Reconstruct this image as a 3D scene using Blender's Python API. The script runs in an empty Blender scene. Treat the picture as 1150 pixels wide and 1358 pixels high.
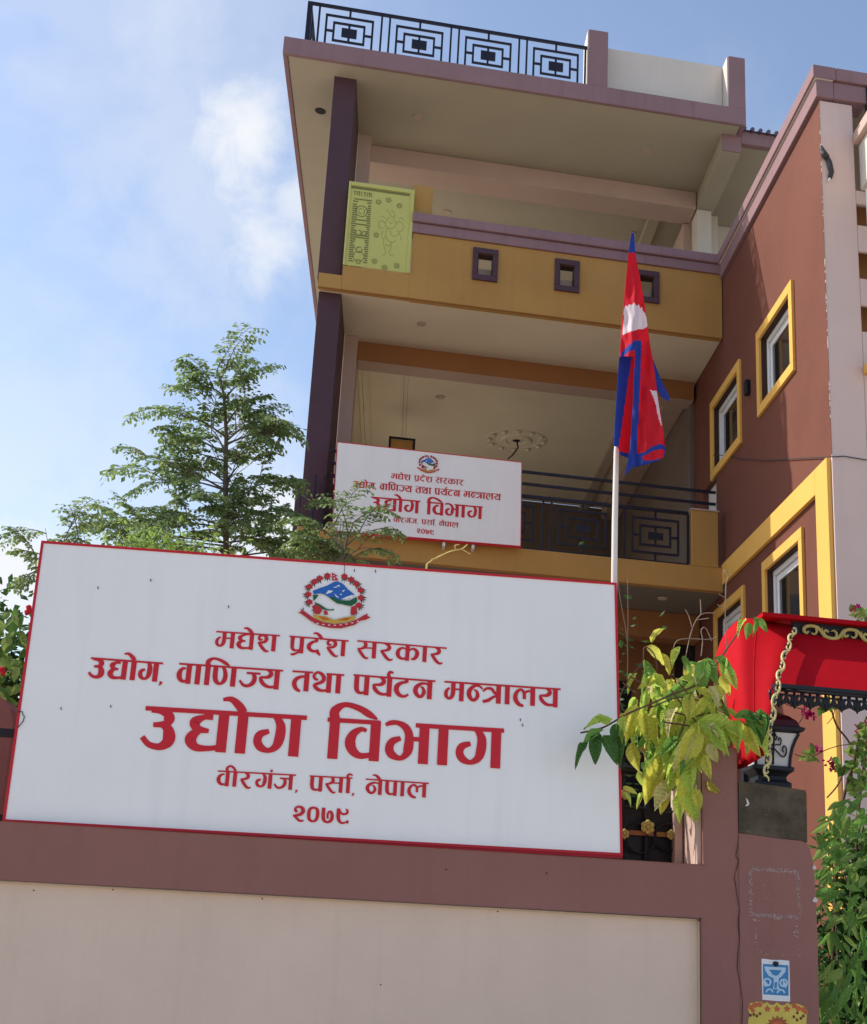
import bpy, math, random
from mathutils import Vector, Matrix
from mathutils.geometry import tessellate_polygon
R=math.radians
rnd=random.Random(7)
SC=bpy.context.scene
COL=SC.collection
# ------------------------------------------------------------------ camera
FPX=1760.; PW,PH=1150,1358
roll,pitch=R(3.12),R(16.67)
fw=Vector((0,math.cos(pitch),math.sin(pitch))); r0=Vector((1,0,0)); u0=r0.cross(fw)
rt=r0*math.cos(roll)+u0*math.sin(roll); up=rt.cross(fw)
CAM=Vector((0,0,1.6))
cd=bpy.data.cameras.new('camera'); cam=bpy.data.objects.new('camera',cd); COL.objects.link(cam)
cd.sensor_fit='HORIZONTAL'; cd.sensor_width=36; cd.lens=FPX/PW*36; cd.clip_end=5000; cd.clip_start=.05
m=Matrix((rt,up,-fw)).transposed().to_4x4(); m.translation=CAM; cam.matrix_world=m
SC.camera=cam
# ------------------------------------------------------------------ place frame: a along the facade, b into depth, z up
ua,va=R(9.6),R(-1.0)
U=Vector((math.cos(ua),math.sin(ua),0)); V=Vector((math.sin(va),math.cos(va),0)); Z=Vector((0,0,1))
O=Vector((-1.48143087,14.,0))
MI=Matrix((U,V,Z)).transposed().inverted()
def W(a,b,z): return O+U*a+V*b+Z*z
def ray(x,y): return fw+rt*((x-PW/2)/FPX)-up*((y-PH/2)/FPX)
def at(x,y,b):
    """measured point -> (a,b,z) on the vertical plane at depth b"""
    o=MI@(CAM-O); q=MI@ray(x,y); t=(b-o[1])/q[1]; return o+q*t
def atw(x,y,b): return W(*at(x,y,b))
# ------------------------------------------------------------------ light
SUN=(U*-5.58+V*2.47+Z*5.75).normalized()
el=math.asin(SUN.z); az=math.atan2(SUN.x,SUN.y)
world=bpy.data.worlds.new('World'); SC.world=world; world.use_nodes=True
SC.view_settings.view_transform='Standard'; SC.view_settings.look='None'
SC.view_settings.exposure=0.66; SC.view_settings.gamma=1
nt=world.node_tree; N=nt.nodes; L=nt.links; N.clear()
def wn(t,**k):
    n=N.new(t)
    for a,b in k.items(): setattr(n,a,b)
    return n
sky=wn('ShaderNodeTexSky',sky_type='NISHITA',sun_disc=False,sun_elevation=el,sun_rotation=az,air_density=1.0,dust_density=1.4,ozone_density=2.0,altitude=80)
tc=wn('ShaderNodeTexCoord')
def cloud_mask():
    # broad soft cloud field + finer billow
    mp=wn('ShaderNodeMapping'); mp.inputs['Scale'].default_value=(1.6,1.6,2.6); mp.inputs['Location'].default_value=(3.1,.4,1.7)
    L.new(tc.outputs['Generated'],mp.inputs[0])
    n1=wn('ShaderNodeTexNoise'); n1.inputs['Scale'].default_value=1.5; n1.inputs['Detail'].default_value=9; n1.inputs['Roughness'].default_value=.58; n1.inputs['Distortion'].default_value=.35
    L.new(mp.outputs[0],n1.inputs['Vector'])
    mr=wn('ShaderNodeMapRange'); mr.inputs[1].default_value=.52; mr.inputs[2].default_value=.95; mr.interpolation_type='SMOOTHSTEP'
    L.new(n1.outputs[0],mr.inputs[0]); out=mr.outputs[0]
    for (px,py,rad,gain,thr) in ((290,240,.17,.40,.36),(60,640,.2,.35,.36),(250,20,.2,.25,.36),(325,190,.075,1.0,.40),(345,330,.07,.8,.45),(395,260,.05,.7,.45),(0,760,.075,1.05,.33),(395,720,.10,.95,.36),(330,610,.10,.45,.42),(110,640,.09,.45,.45)):
        d=ray(px,py).normalized()
        vm=wn('ShaderNodeVectorMath',operation='DISTANCE'); nrm=wn('ShaderNodeVectorMath',operation='NORMALIZE'); L.new(tc.outputs['Generated'],nrm.inputs[0])
        L.new(nrm.outputs[0],vm.inputs[0]); vm.inputs[1].default_value=d
        fr=wn('ShaderNodeMapRange'); fr.inputs[1].default_value=rad*1.5; fr.inputs[2].default_value=0; fr.interpolation_type='SMOOTHSTEP'
        L.new(vm.outputs['Value'],fr.inputs[0])
        n2=wn('ShaderNodeTexNoise'); n2.inputs['Scale'].default_value=17; n2.inputs['Detail'].default_value=10; n2.inputs['Roughness'].default_value=.6; n2.inputs['Distortion'].default_value=.25
        L.new(tc.outputs['Generated'],n2.inputs['Vector'])
        ms=wn('ShaderNodeMath',operation='MULTIPLY_ADD'); L.new(fr.outputs[0],ms.inputs[0]); ms.inputs[1].default_value=.62; 
        L.new(n2.outputs[0],ms.inputs[2])
        sm=wn('ShaderNodeMapRange'); sm.inputs[1].default_value=thr+.30; sm.inputs[2].default_value=thr+.75; sm.interpolation_type='SMOOTHSTEP'; sm.inputs[4].default_value=gain
        L.new(ms.outputs[0],sm.inputs[0])
        mul=wn('ShaderNodeMath',operation='MULTIPLY'); L.new(sm.outputs[0],mul.inputs[0]); L.new(fr.outputs[0],mul.inputs[1])
        mx=wn('ShaderNodeMath',operation='MAXIMUM'); L.new(out,mx.inputs[0]); L.new(mul.outputs[0],mx.inputs[1]); out=mx.outputs[0]
    return out
msk=cloud_mask()
mix=wn('ShaderNodeMix',data_type='RGBA'); L.new(msk,mix.inputs['Factor']); hsv=wn('ShaderNodeHueSaturation'); hsv.inputs['Saturation'].default_value=.93; hsv.inputs['Value'].default_value=1.24; L.new(sky.outputs[0],hsv.inputs['Color']); L.new(hsv.outputs[0],mix.inputs['A']); mix.inputs['B'].default_value=(5.6,5.75,6.0,1)
bg=wn('ShaderNodeBackground'); bg.inputs['Strength'].default_value=.105; L.new(mix.outputs['Result'],bg.inputs['Color'])
wo=wn('ShaderNodeOutputWorld'); L.new(bg.outputs[0],wo.inputs['Surface'])
sd=bpy.data.lights.new('sun','SUN'); sd.energy=3.1; sd.angle=R(.5); sd.color=(1,.94,.84)
so=bpy.data.objects.new('sun',sd); COL.objects.link(so); so.rotation_euler=SUN.to_track_quat('Z','Y').to_euler()
so.location=(-10,5,20)
# ------------------------------------------------------------------ materials
def mat(name,col,rough=.75,var=.10,scale=2.2,bump=.15,bscale=60,metal=0,streak=0,trans=0,spec=.22,dirt=0,dirtcol=(.05,.04,.035)):
    m=bpy.data.materials.new(name); m.use_nodes=True; t=m.node_tree; n=t.nodes; l=t.links
    p=n['Principled BSDF']; p.inputs['Roughness'].default_value=rough; p.inputs['Metallic'].default_value=metal
    p.inputs['Specular IOR Level'].default_value=spec
    c=n.new('ShaderNodeTexCoord'); src=c.outputs['Object']
    no=n.new('ShaderNodeTexNoise'); no.inputs['Scale'].default_value=scale; no.inputs['Detail'].default_value=7; no.inputs['Roughness'].default_value=.62
    l.new(src,no.inputs['Vector'])
    hs=n.new('ShaderNodeHueSaturation'); hs.inputs['Color'].default_value=(*col,1)
    mr=n.new('ShaderNodeMapRange'); mr.inputs[1].default_value=.25; mr.inputs[2].default_value=.75; mr.inputs[3].default_value=1-var; mr.inputs[4].default_value=1+var
    l.new(no.outputs[0],mr.inputs[0]); l.new(mr.outputs[0],hs.inputs['Value']); out=hs.outputs[0]
    if streak:
        mp=n.new('ShaderNodeMapping'); mp.inputs['Scale'].default_value=(9,9,.35); l.new(src,mp.inputs[0])
        s=n.new('ShaderNodeTexNoise'); s.inputs['Scale'].default_value=1.6; s.inputs['Detail'].default_value=6; l.new(mp.outputs[0],s.inputs['Vector'])
        m2=n.new('ShaderNodeMapRange'); m2.inputs[1].default_value=.52; m2.inputs[2].default_value=.8; m2.inputs[4].default_value=streak; l.new(s.outputs[0],m2.inputs[0])
        x=n.new('ShaderNodeMix'); x.data_type='RGBA'; l.new(m2.outputs[0],x.inputs['Factor']); l.new(out,x.inputs['A']); x.inputs['B'].default_value=(*dirtcol,1); out=x.outputs['Result']
    if dirt:
        s=n.new('ShaderNodeTexNoise'); s.inputs['Scale'].default_value=23; s.inputs['Detail'].default_value=8; s.inputs['Roughness'].default_value=.7; l.new(src,s.inputs['Vector'])
        m2=n.new('ShaderNodeMapRange'); m2.inputs[1].default_value=.60; m2.inputs[2].default_value=.72; m2.inputs[4].default_value=dirt; l.new(s.outputs[0],m2.inputs[0])
        x=n.new('ShaderNodeMix'); x.data_type='RGBA'; l.new(m2.outputs[0],x.inputs['Factor']); l.new(out,x.inputs['A']); x.inputs['B'].default_value=(*dirtcol,1); out=x.outputs['Result']
    l.new(out,p.inputs['Base Color'])
    if bump:
        bn=n.new('ShaderNodeTexNoise'); bn.inputs['Scale'].default_value=bscale; bn.inputs['Detail'].default_value=6; l.new(src,bn.inputs['Vector'])
        b=n.new('ShaderNodeBump'); b.inputs['Strength'].default_value=bump; b.inputs['Distance'].default_value=.01; l.new(bn.outputs[0],b.inputs['Height']); l.new(b.outputs[0],p.inputs['Normal'])
    if trans:
        tr=n.new('ShaderNodeBsdfTranslucent'); l.new(out,tr.inputs['Color']); ms=n.new('ShaderNodeMixShader'); ms.inputs[0].default_value=trans
        l.new(p.outputs[0],ms.inputs[1]); l.new(tr.outputs[0],ms.inputs[2]); l.new(ms.outputs[0],n['Material Output'].inputs['Surface'])
    return m
M={}
M['mauve']=mat('mauve_paint',(.285,.172,.185),.7,.09,1.3,.14,streak=.22)
M['wallmauve']=mat('wall_mauve_paint',(.275,.128,.108),.72,.09,1.6,.14,45,streak=.12,dirtcol=(.15,.07,.06))
M['wallcream']=mat('wall_cream_plaster',(.70,.54,.44),.85,.07,1.5,.22,60,streak=.12,dirtcol=(.45,.36,.29))
M['edgecream']=mat('panel_edge',(.56,.46,.34),.8,.12,9,.2)
M['mustard']=mat('mustard_paint',(.47,.262,.078),.7,.09,1.2,.12,streak=.12,dirtcol=(.2,.12,.05))
M['band']=mat('yellow_trim_paint',(.80,.455,.108),.65,.06,1.5,.08,streak=.08,dirtcol=(.3,.2,.08))
M['plum']=mat('plum_paint',(.088,.047,.061),.6,.12,1.6,.12,streak=.08)
M['maroon']=mat('maroon_paint',(.168,.060,.041),.75,.14,.9,.25,14,streak=.10,dirtcol=(.10,.04,.03))
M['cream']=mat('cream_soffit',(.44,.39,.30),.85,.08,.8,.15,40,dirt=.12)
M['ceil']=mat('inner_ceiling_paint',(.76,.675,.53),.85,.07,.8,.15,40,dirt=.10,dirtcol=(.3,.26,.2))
M['white']=mat('cream_white_paint',(.66,.60,.54),.8,.06,1.2,.12,streak=.10,dirtcol=(.3,.26,.22))
M['pinkwall']=mat('pink_grey_paint',(.70,.53,.48),.8,.06,1.0,.15,50,streak=.08,dirtcol=(.28,.22,.2))
M['pinkbeam']=mat('pinkish_plaster',(.52,.38,.32),.85,.08,1.3,.12)
M['brownbeam']=mat('brown_beam_paint',(.33,.15,.06),.8,.08,1.5,.1)
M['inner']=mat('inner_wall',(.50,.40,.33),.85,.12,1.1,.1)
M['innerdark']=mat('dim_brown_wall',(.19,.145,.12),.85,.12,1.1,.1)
M['dimceil']=mat('shaded_grey_soffit',(.20,.175,.15),.85,.12,1.1,.1)  # ceiling colour darkened to carry the ground storey's shade
M['reveal']=mat('dark_reveal',(.055,.028,.022),.7,.1,3,.05)
M['dark']=mat('near_black_fill',(.02,.018,.02),.6,.2,2,.05)
M['iron']=mat('black_iron',(.018,.018,.024),.42,.2,8,.1)
M['railiron']=mat('navy_black_rail',(.02,.02,.035),.4,.2,8,.08)
M['upvc']=mat('white_window_frame',(.8,.8,.8),.35,.03,3,0)
M['glass']=mat('dark_window_glass',(.012,.014,.018),.04,.1,2,0,spec=.8)
M['yellow']=mat('yellow_green_sheet',(.56,.55,.17),.55,.06,3,.05)
M['cut']=mat('screen_cutout',(.20,.20,.08),.8,.1,5,0)
M['signwhite']=mat('flex_sign_face',(.89,.86,.84),.38,.035,1.2,.10,7,streak=.10,dirtcol=(.5,.51,.55),dirt=.02)
M['signred']=mat('sign_red',(.56,.022,.035),.45,.05,5,0)
M['textred']=mat('sign_text_red',(.60,.022,.035),.42,.05,7,0)
for k,c in dict(e_red=(.5,.03,.04),e_dark=(.03,.04,.03),e_blue=(.03,.13,.45),e_green=(.02,.11,.05),e_yellow=(.6,.38,.06),e_white=(.8,.8,.82),e_orange=(.55,.13,.03)).items(): M[k]=mat(k.replace('e_','print_'),c,.45,.04,6,0)
M['pole']=mat('painted_steel_pole',(.72,.66,.60),.4,.06,6,.05,dirt=.15)
M['flagred']=mat('flag_red_cloth',(.74,.02,.04),.8,.05,9,.25,160,trans=.40)
M['flagblue']=mat('flag_blue_cloth',(.03,.065,.36),.8,.05,9,.25,160,trans=.3)
M['flagwhite']=mat('flag_white_cloth',(.82,.70,.73),.8,.03,9,.25,160,trans=.3)
M['concrete']=mat('rough_dark_concrete',(.095,.074,.050),.95,.55,8,1.0,38,dirt=.6,dirtcol=(.19,.175,.14))
M['cutfaint']=mat('screen_shallow_cut',(.36,.355,.12),.8,.1,5,0)
M['chip']=mat('chipped_filler',(.62,.56,.55),.9,.2,30,.3)
M['scuff']=mat('scuffed_glue_marks',(.42,.29,.28),.9,.3,30,.2)
M['crack']=mat('crack_dark',(.05,.025,.022),.9,.1,30,0)
M['redpaint']=mat('red_sheet_metal',(.42,.004,.010),.8,.14,3,.06,12,dirt=.14,dirtcol=(.22,.02,.03),spec=.08)
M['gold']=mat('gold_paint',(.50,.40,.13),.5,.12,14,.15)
M['goldlit']=mat('sunlit_gold_paint',(.66,.55,.24),.45,.12,14,.15)  # lighter copy of the gold with sunlight put into its colour
M['maroondome']=mat('maroon_metal',(.07,.008,.014),.4,.1,5,.05)
M['milk']=mat('milky_lantern_glass',(.62,.60,.60),.3,.04,3,0)
M['roadm']=mat('dusty_concrete_road',(.46,.40,.32),.95,.25,1.2,.5,80)
M['court']=mat('courtyard_paving',(.36,.31,.26),.9,.2,2,.4,50)
M['bark']=mat('grey_brown_bark',(.13,.105,.08),.9,.25,20,.5)
M['twig']=mat('pale_dry_twig',(.28,.20,.15),.8,.2,20,.3)
M['vine']=mat('brown_vine_stem',(.12,.06,.04),.8,.2,20,.3)
M['leafgreen']=mat('mid_green_leaf',(.12,.24,.05),.45,.30,18,.1,trans=.40)
M['leafdark']=mat('dark_green_leaf',(.05,.12,.03),.42,.30,18,.1,trans=.30)
M['leafpale']=mat('pale_green_leaf',(.28,.40,.10),.45,.25,18,.1,trans=.45)
M['leafyellow']=mat('yellow_leaf',(.78,.77,.14),.5,.2,12,.2,50,trans=.55)
M['leaflime']=mat('lime_leaf',(.58,.76,.14),.5,.2,12,.2,50,trans=.55)
M['leafcream']=mat('faded_cream_leaf',(.82,.76,.36),.55,.2,12,.2,50,trans=.45)
M['climbgreen']=mat('fresh_green_leaf',(.20,.40,.08),.42,.22,12,.2,50,trans=.45)
M['climbdark']=mat('deep_green_leaf',(.07,.18,.04),.42,.22,18,.2,50,trans=.3)
M['treeleaf']=mat('feathery_leaflets',(.18,.27,.10),.5,.35,6,0,trans=.45)
M['treelight']=mat('feathery_leaflets_light',(.32,.40,.15),.5,.3,6,0,trans=.5)
M['magenta']=mat('magenta_bract',(.45,.01,.16),.6,.2,30,.1,trans=.4)
M['paper']=mat('white_paper',(.72,.73,.76),.7,.05,8,.1)
M['pblue']=mat('poster_blue_ink',(.06,.22,.45),.6,.10,12,0)
M['plight']=mat('poster_pale_blue',(.45,.60,.74),.6,.06,12,0)
M['stick_y']=mat('sticker_yellow',(.62,.48,.10),.55,.15,14,0)
M['stick_r']=mat('sticker_orange_red',(.50,.13,.05),.55,.15,14,0)
M['stick_b']=mat('sticker_brown',(.16,.05,.03),.55,.15,14,0)
M['tin']=mat('corrugated_sheet',(.16,.12,.16),.5,.15,8,.1,metal=.4)
M['pipe']=mat('dark_pipe',(.05,.05,.055),.5,.1,6,0)
M['plastic']=mat('white_plastic',(.7,.69,.66),.5,.05,6,0)
def veins(m):
    """midrib and side veins in the leaf's own coordinates"""
    t=m.node_tree; n=t.nodes; l=t.links; p=n['Principled BSDF']; src=p.inputs['Base Color'].links[0].from_socket
    c=n.new('ShaderNodeTexCoord'); sx=n.new('ShaderNodeSeparateXYZ'); l.new(c.outputs['Object'],sx.inputs[0])
    def mth(op,a,b=None,c_=None):
        q=n.new('ShaderNodeMath'); q.operation=op
        for i,v in enumerate((a,b,c_)):
            if v is None: continue
            if isinstance(v,(int,float)): q.inputs[i].default_value=v
            else: l.new(v,q.inputs[i])
        return q.outputs[0]
    ax=mth('ABSOLUTE',sx.outputs[0]); w=mth('MULTIPLY_ADD',ax,-.75,sx.outputs[1]); f=mth('SINE',mth('MULTIPLY',w,52.)); 
    sv=mth('SMOOTH_MAX',mth('MULTIPLY',mth('SUBTRACT',f,.72),3.),0.,.05); mr=mth('LESS_THAN',ax,.012); tot=mth('MINIMUM',mth('ADD',mth('MULTIPLY',sv,.5),mr),1.)
    x=n.new('ShaderNodeMix'); x.data_type='RGBA'; l.new(mth('MULTIPLY',tot,.16),x.inputs['Factor']); l.new(src,x.inputs['A']); x.inputs['B'].default_value=(.70,.72,.35,1)
    for k in list(src.links):
        if k.to_node!=x: l.new(x.outputs['Result'],k.to_socket)
    b=p.inputs['Normal'].links[0].from_node; bb=n.new('ShaderNodeBump'); bb.inputs['Strength'].default_value=.5; bb.inputs['Distance'].default_value=.02; bb.invert=True
    l.new(f,bb.inputs['Height']); l.new(b.outputs[0],bb.inputs['Normal']); l.new(bb.outputs[0],p.inputs['Normal'])
for k_ in ('leafyellow','leaflime','leafcream','climbgreen','climbdark'): veins(M[k_])
# ------------------------------------------------------------------ builders
ORG={}
class MB:
    def __init__(s): s.v=[]; s.f=[]; s.mi=[]
    def add(s,vs,fs,mi=0):
        k=len(s.v); s.v+=[Vector(x) for x in vs]; s.f+=[tuple(i+k for i in f) for f in fs]; s.mi+=[mi]*len(fs); return s
    def box(s,a0,a1,b0,b1,z0,z1,mi=0):
        vs=[W(a,b,z) for z in (z0,z1) for b in (b0,b1) for a in (a0,a1)]
        return s.add(vs,[(0,2,3,1),(4,5,7,6),(0,1,5,4),(2,6,7,3),(0,4,6,2),(1,3,7,5)],mi)
    def quad(s,*p,mi=0): return s.add(p,[(0,1,2,3)],mi)
    def tube(s,pts,r,n=6,mi=0,cap=True):
        pts=[Vector(p) for p in pts]; rs=r if isinstance(r,(list,tuple)) else [r]*len(pts)
        k=len(s.v); N_=len(pts); prev=None
        for i,p in enumerate(pts):
            t=(pts[min(i+1,N_-1)]-pts[max(i-1,0)]).normalized()
            x=t.cross(Vector((.13,.31,1)) if abs(t.z)<.9 else Vector((1,.2,0))).normalized() if prev is None else (prev-t*prev.dot(t)).normalized()
            prev=x; y=t.cross(x)
            for j in range(n):
                A=2*math.pi*j/n; s.v.append(p+(x*math.cos(A)+y*math.sin(A))*rs[i])
        for i in range(N_-1):
            for j in range(n):
                s.f.append((k+i*n+j,k+i*n+(j+1)%n,k+(i+1)*n+(j+1)%n,k+(i+1)*n+j)); s.mi.append(mi)
        if cap:
            s.f.append(tuple(k+j for j in reversed(range(n)))); s.f.append(tuple(k+(N_-1)*n+j for j in range(n))); s.mi+=[mi,mi]
        return s
    def prism(s,poly,off,mi=0):
        """closed polygon (points in 3D) extruded by vector off"""
        n=len(poly); vs=[Vector(p) for p in poly]+[Vector(p)+off for p in poly]
        tri=tessellate_polygon([[Vector(p) for p in poly]])
        fs=[tuple(t) for t in tri]+[tuple(i+n for i in reversed(t)) for t in tri]+[(i,(i+1)%n,(i+1)%n+n,i+n) for i in range(n)]
        return s.add(vs,fs,mi)
    def lathe(s,c,prof,n=20,mi=0,ax=None):
        k=len(s.v); c=Vector(c)
        for r,h in prof:
            for j in range(n):
                A=2*math.pi*j/n; s.v.append(c+Vector((math.cos(A)*r,math.sin(A)*r,h)))
        for i in range(len(prof)-1):
            for j in range(n): s.f.append((k+i*n+j,k+i*n+(j+1)%n,k+(i+1)*n+(j+1)%n,k+(i+1)*n+j)); s.mi.append(mi)
        return s
    def mesh(s,name,org,mats,smooth=False):
        me=bpy.data.meshes.new(name); me.from_pydata([v-org for v in s.v],[],s.f)
        for m_ in (mats if isinstance(mats,(list,tuple)) else [mats]): me.materials.append(m_)
        me.polygons.foreach_set('material_index',s.mi)
        if smooth: me.polygons.foreach_set('use_smooth',[True]*len(me.polygons))
        me.update(); return me
    def build(s,name,mats,parent=None,base=None,smooth=False,bevel=0):
        org=ORG[parent] if parent is not None else Vector(base if base is not None else (0,0,0))
        o=bpy.data.objects.new(name,s.mesh(name,org,mats,smooth)); COL.objects.link(o)
        if parent is not None: o.parent=parent
        else: o.location=org
        ORG[o]=org
        if bevel:
            b=o.modifiers.new('bevel','BEVEL'); b.width=bevel; b.segments=2; b.limit_method='ANGLE'
        return o
def tag(o,label=None,cat=None,group=None,kind=None):
    if label: o['label']=label
    if cat: o['category']=cat
    if group: o['group']=group
    if kind: o['kind']=kind
    return o
def thing(name,loc,label,cat,group=None):
    o=bpy.data.objects.new(name,None); COL.objects.link(o); o.location=loc; o.empty_display_size=.2; ORG[o]=Vector(loc)
    return tag(o,label,cat,group)
def place(name,me,mx,parent,label=None):
    """instance of shared mesh data at world matrix mx under a parent"""
    o=bpy.data.objects.new(name,me); COL.objects.link(o); o.parent=parent
    mm=mx.copy(); mm.translation=mx.translation-ORG[parent]; o.matrix_local=mm; ORG[o]=mx.translation.copy()
    if label: o['label']=label
    return o
def catmull(p,n=6):
    out=[]
    P=[p[0]]+list(p)+[p[-1]]
    for i in range(1,len(P)-2):
        for j in range(n):
            t=j/n
            out.append(tuple(.5*((2*P[i][k])+(-P[i-1][k]+P[i+1][k])*t+(2*P[i-1][k]-5*P[i][k]+4*P[i+1][k]-P[i+2][k])*t*t+(-P[i-1][k]+3*P[i][k]-3*P[i+1][k]+P[i+2][k])*t**3) for k in range(len(p[0]))))
    out.append(tuple(p[-1])); return out
# ================================================================== ground
g=MB(); g.quad(Vector((-600,-600,0)),Vector((600,-600,0)),Vector((600,600,0)),Vector((-600,600,0))); tag(g.build('ground',M['roadm']),kind='structure')
g=MB(); g.box(-12,14,-7.2,9,.004,.06); tag(g.build('courtyard',M['court']),kind='structure')
# ================================================================== building
B=thing('office_building',W(2.5,3,0),'three storey plum, mustard and maroon office building with open balconies behind the sign','building')
def bx(name,mt,*boxes,parent=None,bevel=.008,label=None):
    mb=MB()
    for q in boxes: mb.box(*q)
    o=mb.build(name,M[mt],parent or B,bevel=bevel)
    if label: o['label']=label
    return o
ZS=11.38; Z2=8.467; Z1=5.28; AW=4.962; BB=7.4
# columns
bx('column','plum',(-.03,.245,.17,1.35,8.62,ZS+.01))
bx('column','plum',(0,.27,.17,1.31,5.55,Z2))
bx('column','plum',(0.0,.27,.17,1.31,0,Z1))
bx('side_ledge','plum',(-.07,-.003,.19,.9,5.2,6.12),(-.045,-.003,.19,.9,6.12,6.15))
# roof slab
bx('roof_soffit','cream',(-.585,5.20,-.10,BB+.6,ZS,ZS+.1))
bx('roof_fascia','mauve',(-.645,5.262,-.16,-.103,ZS-.012,11.605),(-.645,-.588,-.103,BB+.6,ZS-.012,11.605),(5.203,5.262,-.103,.12,ZS-.012,11.605))
bx('roof_deck','cream',(-.585,5.2,-.1,BB+.6,ZS+.103,11.60),bevel=0)
# soffit hole and lights
def disc(c,r,n=22): return [c+U*(r*math.cos(2*math.pi*i/n))+Vector((0,1,0))*(r*math.sin(2*math.pi*i/n)) for i in range(n)]
def downlight(a,b,z,r=.075,nm='ceiling_light',mats=('cream','pinkbeam')):
    mb=MB(); c=W(a,b,z)
    for (ra,rb,h) in ((r,r*.72,.0),):
        n=24
        for i in range(n):
            A,A2=2*math.pi*i/n,2*math.pi*(i+1)/n
            e=lambda R_,T,h_: c+Vector((math.cos(T)*R_,math.sin(T)*R_,h_))
            mb.quad(e(r,A,-.001),e(r,A2,-.001),e(r*.93,A2,-.016),e(r*.93,A,-.016))
            mb.quad(e(r*.93,A,-.016),e(r*.93,A2,-.016),e(r*.72,A2,-.012),e(r*.72,A,-.012))
            mb.add([e(r*.72,A,-.012),e(r*.72,A2,-.012),c+Vector((0,0,-.006))],[(0,1,2)],1)
    return mb.build(nm,[M[mats[0]],M[mats[1]]],B)
downlight(1.028,.779,ZS); downlight(4.118,.76,ZS); downlight(1.238,.713,Z2,.06,mats=('inner','inner')); downlight(1.563,3.042,Z2,.07,mats=('inner','inner'))
downlight(4.30,2.95,ZS,.075); downlight(4.321,.6,Z1,.06,mats=('inner','inner')); downlight(1.5,3.1,ZS,.075)
mb=MB(); mb.add(disc(W(-.243,.974,ZS-.002),.072),[tuple(range(22))]); mb.prism(disc(W(-.243,.974,ZS-.004),.066),Vector((0,0,-.004))); mb.build('soffit_hole',M['dark'],B)
# roof railing : four scroll-square panels
def rail_panel(w_,h_,closed,t=.026,d=.020):
    """bars of one panel in (a,z) boxes, origin lower left"""
    x1,x2,xc,x3,x4=.12*w_,.245*w_,.49*w_,.73*w_,.86*w_
    if closed: y=[0,.17,.31,.42,.58,.69,.83]
    q=[]
    H=lambda a0,a1,z: q.append((a0,a1,-d/2,d/2,z-t/2,z+t/2))
    Vv=lambda a,z0,z1: q.append((a-t/2,a+t/2,-d/2*.9,d/2*.9,z0,z1))
    if closed:
        zb,zt=.15*h_,.83*h_; zi0,zi1=.30*h_,.68*h_; c0,c1=.42*h_,.56*h_
        H(x1,x4,zb); Vv(xc,0,zb-t/2)
    else:
        zb,zt=0,.80*h_; zi0,zi1=.14*h_,.62*h_; c0,c1=.27*h_,.50*h_
    H(x1-t/2,x4+t/2,zt); Vv(x1,zb,zt-t/2); Vv(x4,zb,zt-t/2)
    Vv(xc,zt+t/2,h_)
    H(x2-t/2,x3+t/2,zi0); H(x2-t/2,x3+t/2,zi1); Vv(x2,zi0+t/2,zi1-t/2); Vv(x3,zi0+t/2,zi1-t/2)
    H(x1+t/2,x2-t/2,(c0+c1)/2); H(x3+t/2,x4-t/2,(c0+c1)/2)
    Vv(xc,zi0+t/2,c0); Vv(xc,c1,zi1-t/2)
    return q,(xc-.105*w_-.01,xc+.125*w_,-.012,.012,c0,c1)
rr=bx('roof_railing','railiron',(-.40,3.15,-.137,-.107,12.135,12.172),(-.40,-.34,-.145,-.10,11.606,12.134),(3.115,3.14,-.132,-.112,11.606,12.134),bevel=0)
RB=-.122
sp=MB(); q,blk=rail_panel(.872,.525,False)
def panelmesh(qs):
    s=MB()
    for (a0,a1,b0,b1,z0,z1) in qs: s.box(a0,a1,b0,b1,z0,z1)
    s.v=[v-O for v in s.v]; return s
pm=panelmesh(q+[(-.012,.012,-.01,.01,0,.525),(.77*.872-.012+.0,.77*.872+.012+.0,-.01,.01,0,.525) ][:1]+[(.872*.885+.10-.012-.03,.872*.885+.10+.012-.03,-.01,.01,0,.525)][:0])
# panel interior spans between posts: scale pattern to the gap
def make_panel(gapw,h_,closed):
    q,blk=rail_panel(gapw,h_,closed)
    s=panelmesh(q); me=s.mesh('railing_panel',Vector((0,0,0)),M['railiron'])
    s2=panelmesh([blk]); me2=s2.mesh('centre_block',Vector((0,0,0)),M['railiron'])
    s3=panelmesh([(-.012,.012,-.012,.012,0,h_)]); me3=s3.mesh('railing_post',Vector((0,0,0)),M['railiron'])
    return me,me2,me3
GW=.772; me,me2,me3=make_panel(GW,.525,False)
for i in range(4):
    a=-.25+i*.872
    place('railing_panel',me,Matrix.Translation(W(a,RB,11.606)),rr); place('centre_block',me2,Matrix.Translation(W(a,RB,11.606)),rr)
    place('railing_post',me3,Matrix.Translation(W(a,RB,11.606)),rr)
    if i<3: place('railing_post',me3,Matrix.Translation(W(a+GW,RB,11.606)),rr)
# side railing running back
bx('roof_railing','railiron',(-.39,-.35,-.098,4.5,12.135,12.172),*[(-.38,-.36,b_/8,b_/8+.02,11.606,12.13) for b_ in range(2,36,3)],bevel=0)
# parapet
bx('parapet_pillar','mauve',(3.165,3.42,-.155,.22,11.606,12.42)); bx('parapet_pillar','mauve',(5.035,5.262,-.155,.25,11.606,12.365))
bx('painted_sunlit_side','white',(3.150,3.163,-.14,.23,11.606,12.41),bevel=0); bx('painted_sunlit_side','white',(5.018,5.033,-.14,.26,11.606,12.355),bevel=0)  # pale sheets paint sunlight onto the pillars' left sides
bx('parapet_wall','white',(3.422,5.016,.10,.22,11.606,12.375))
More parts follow.
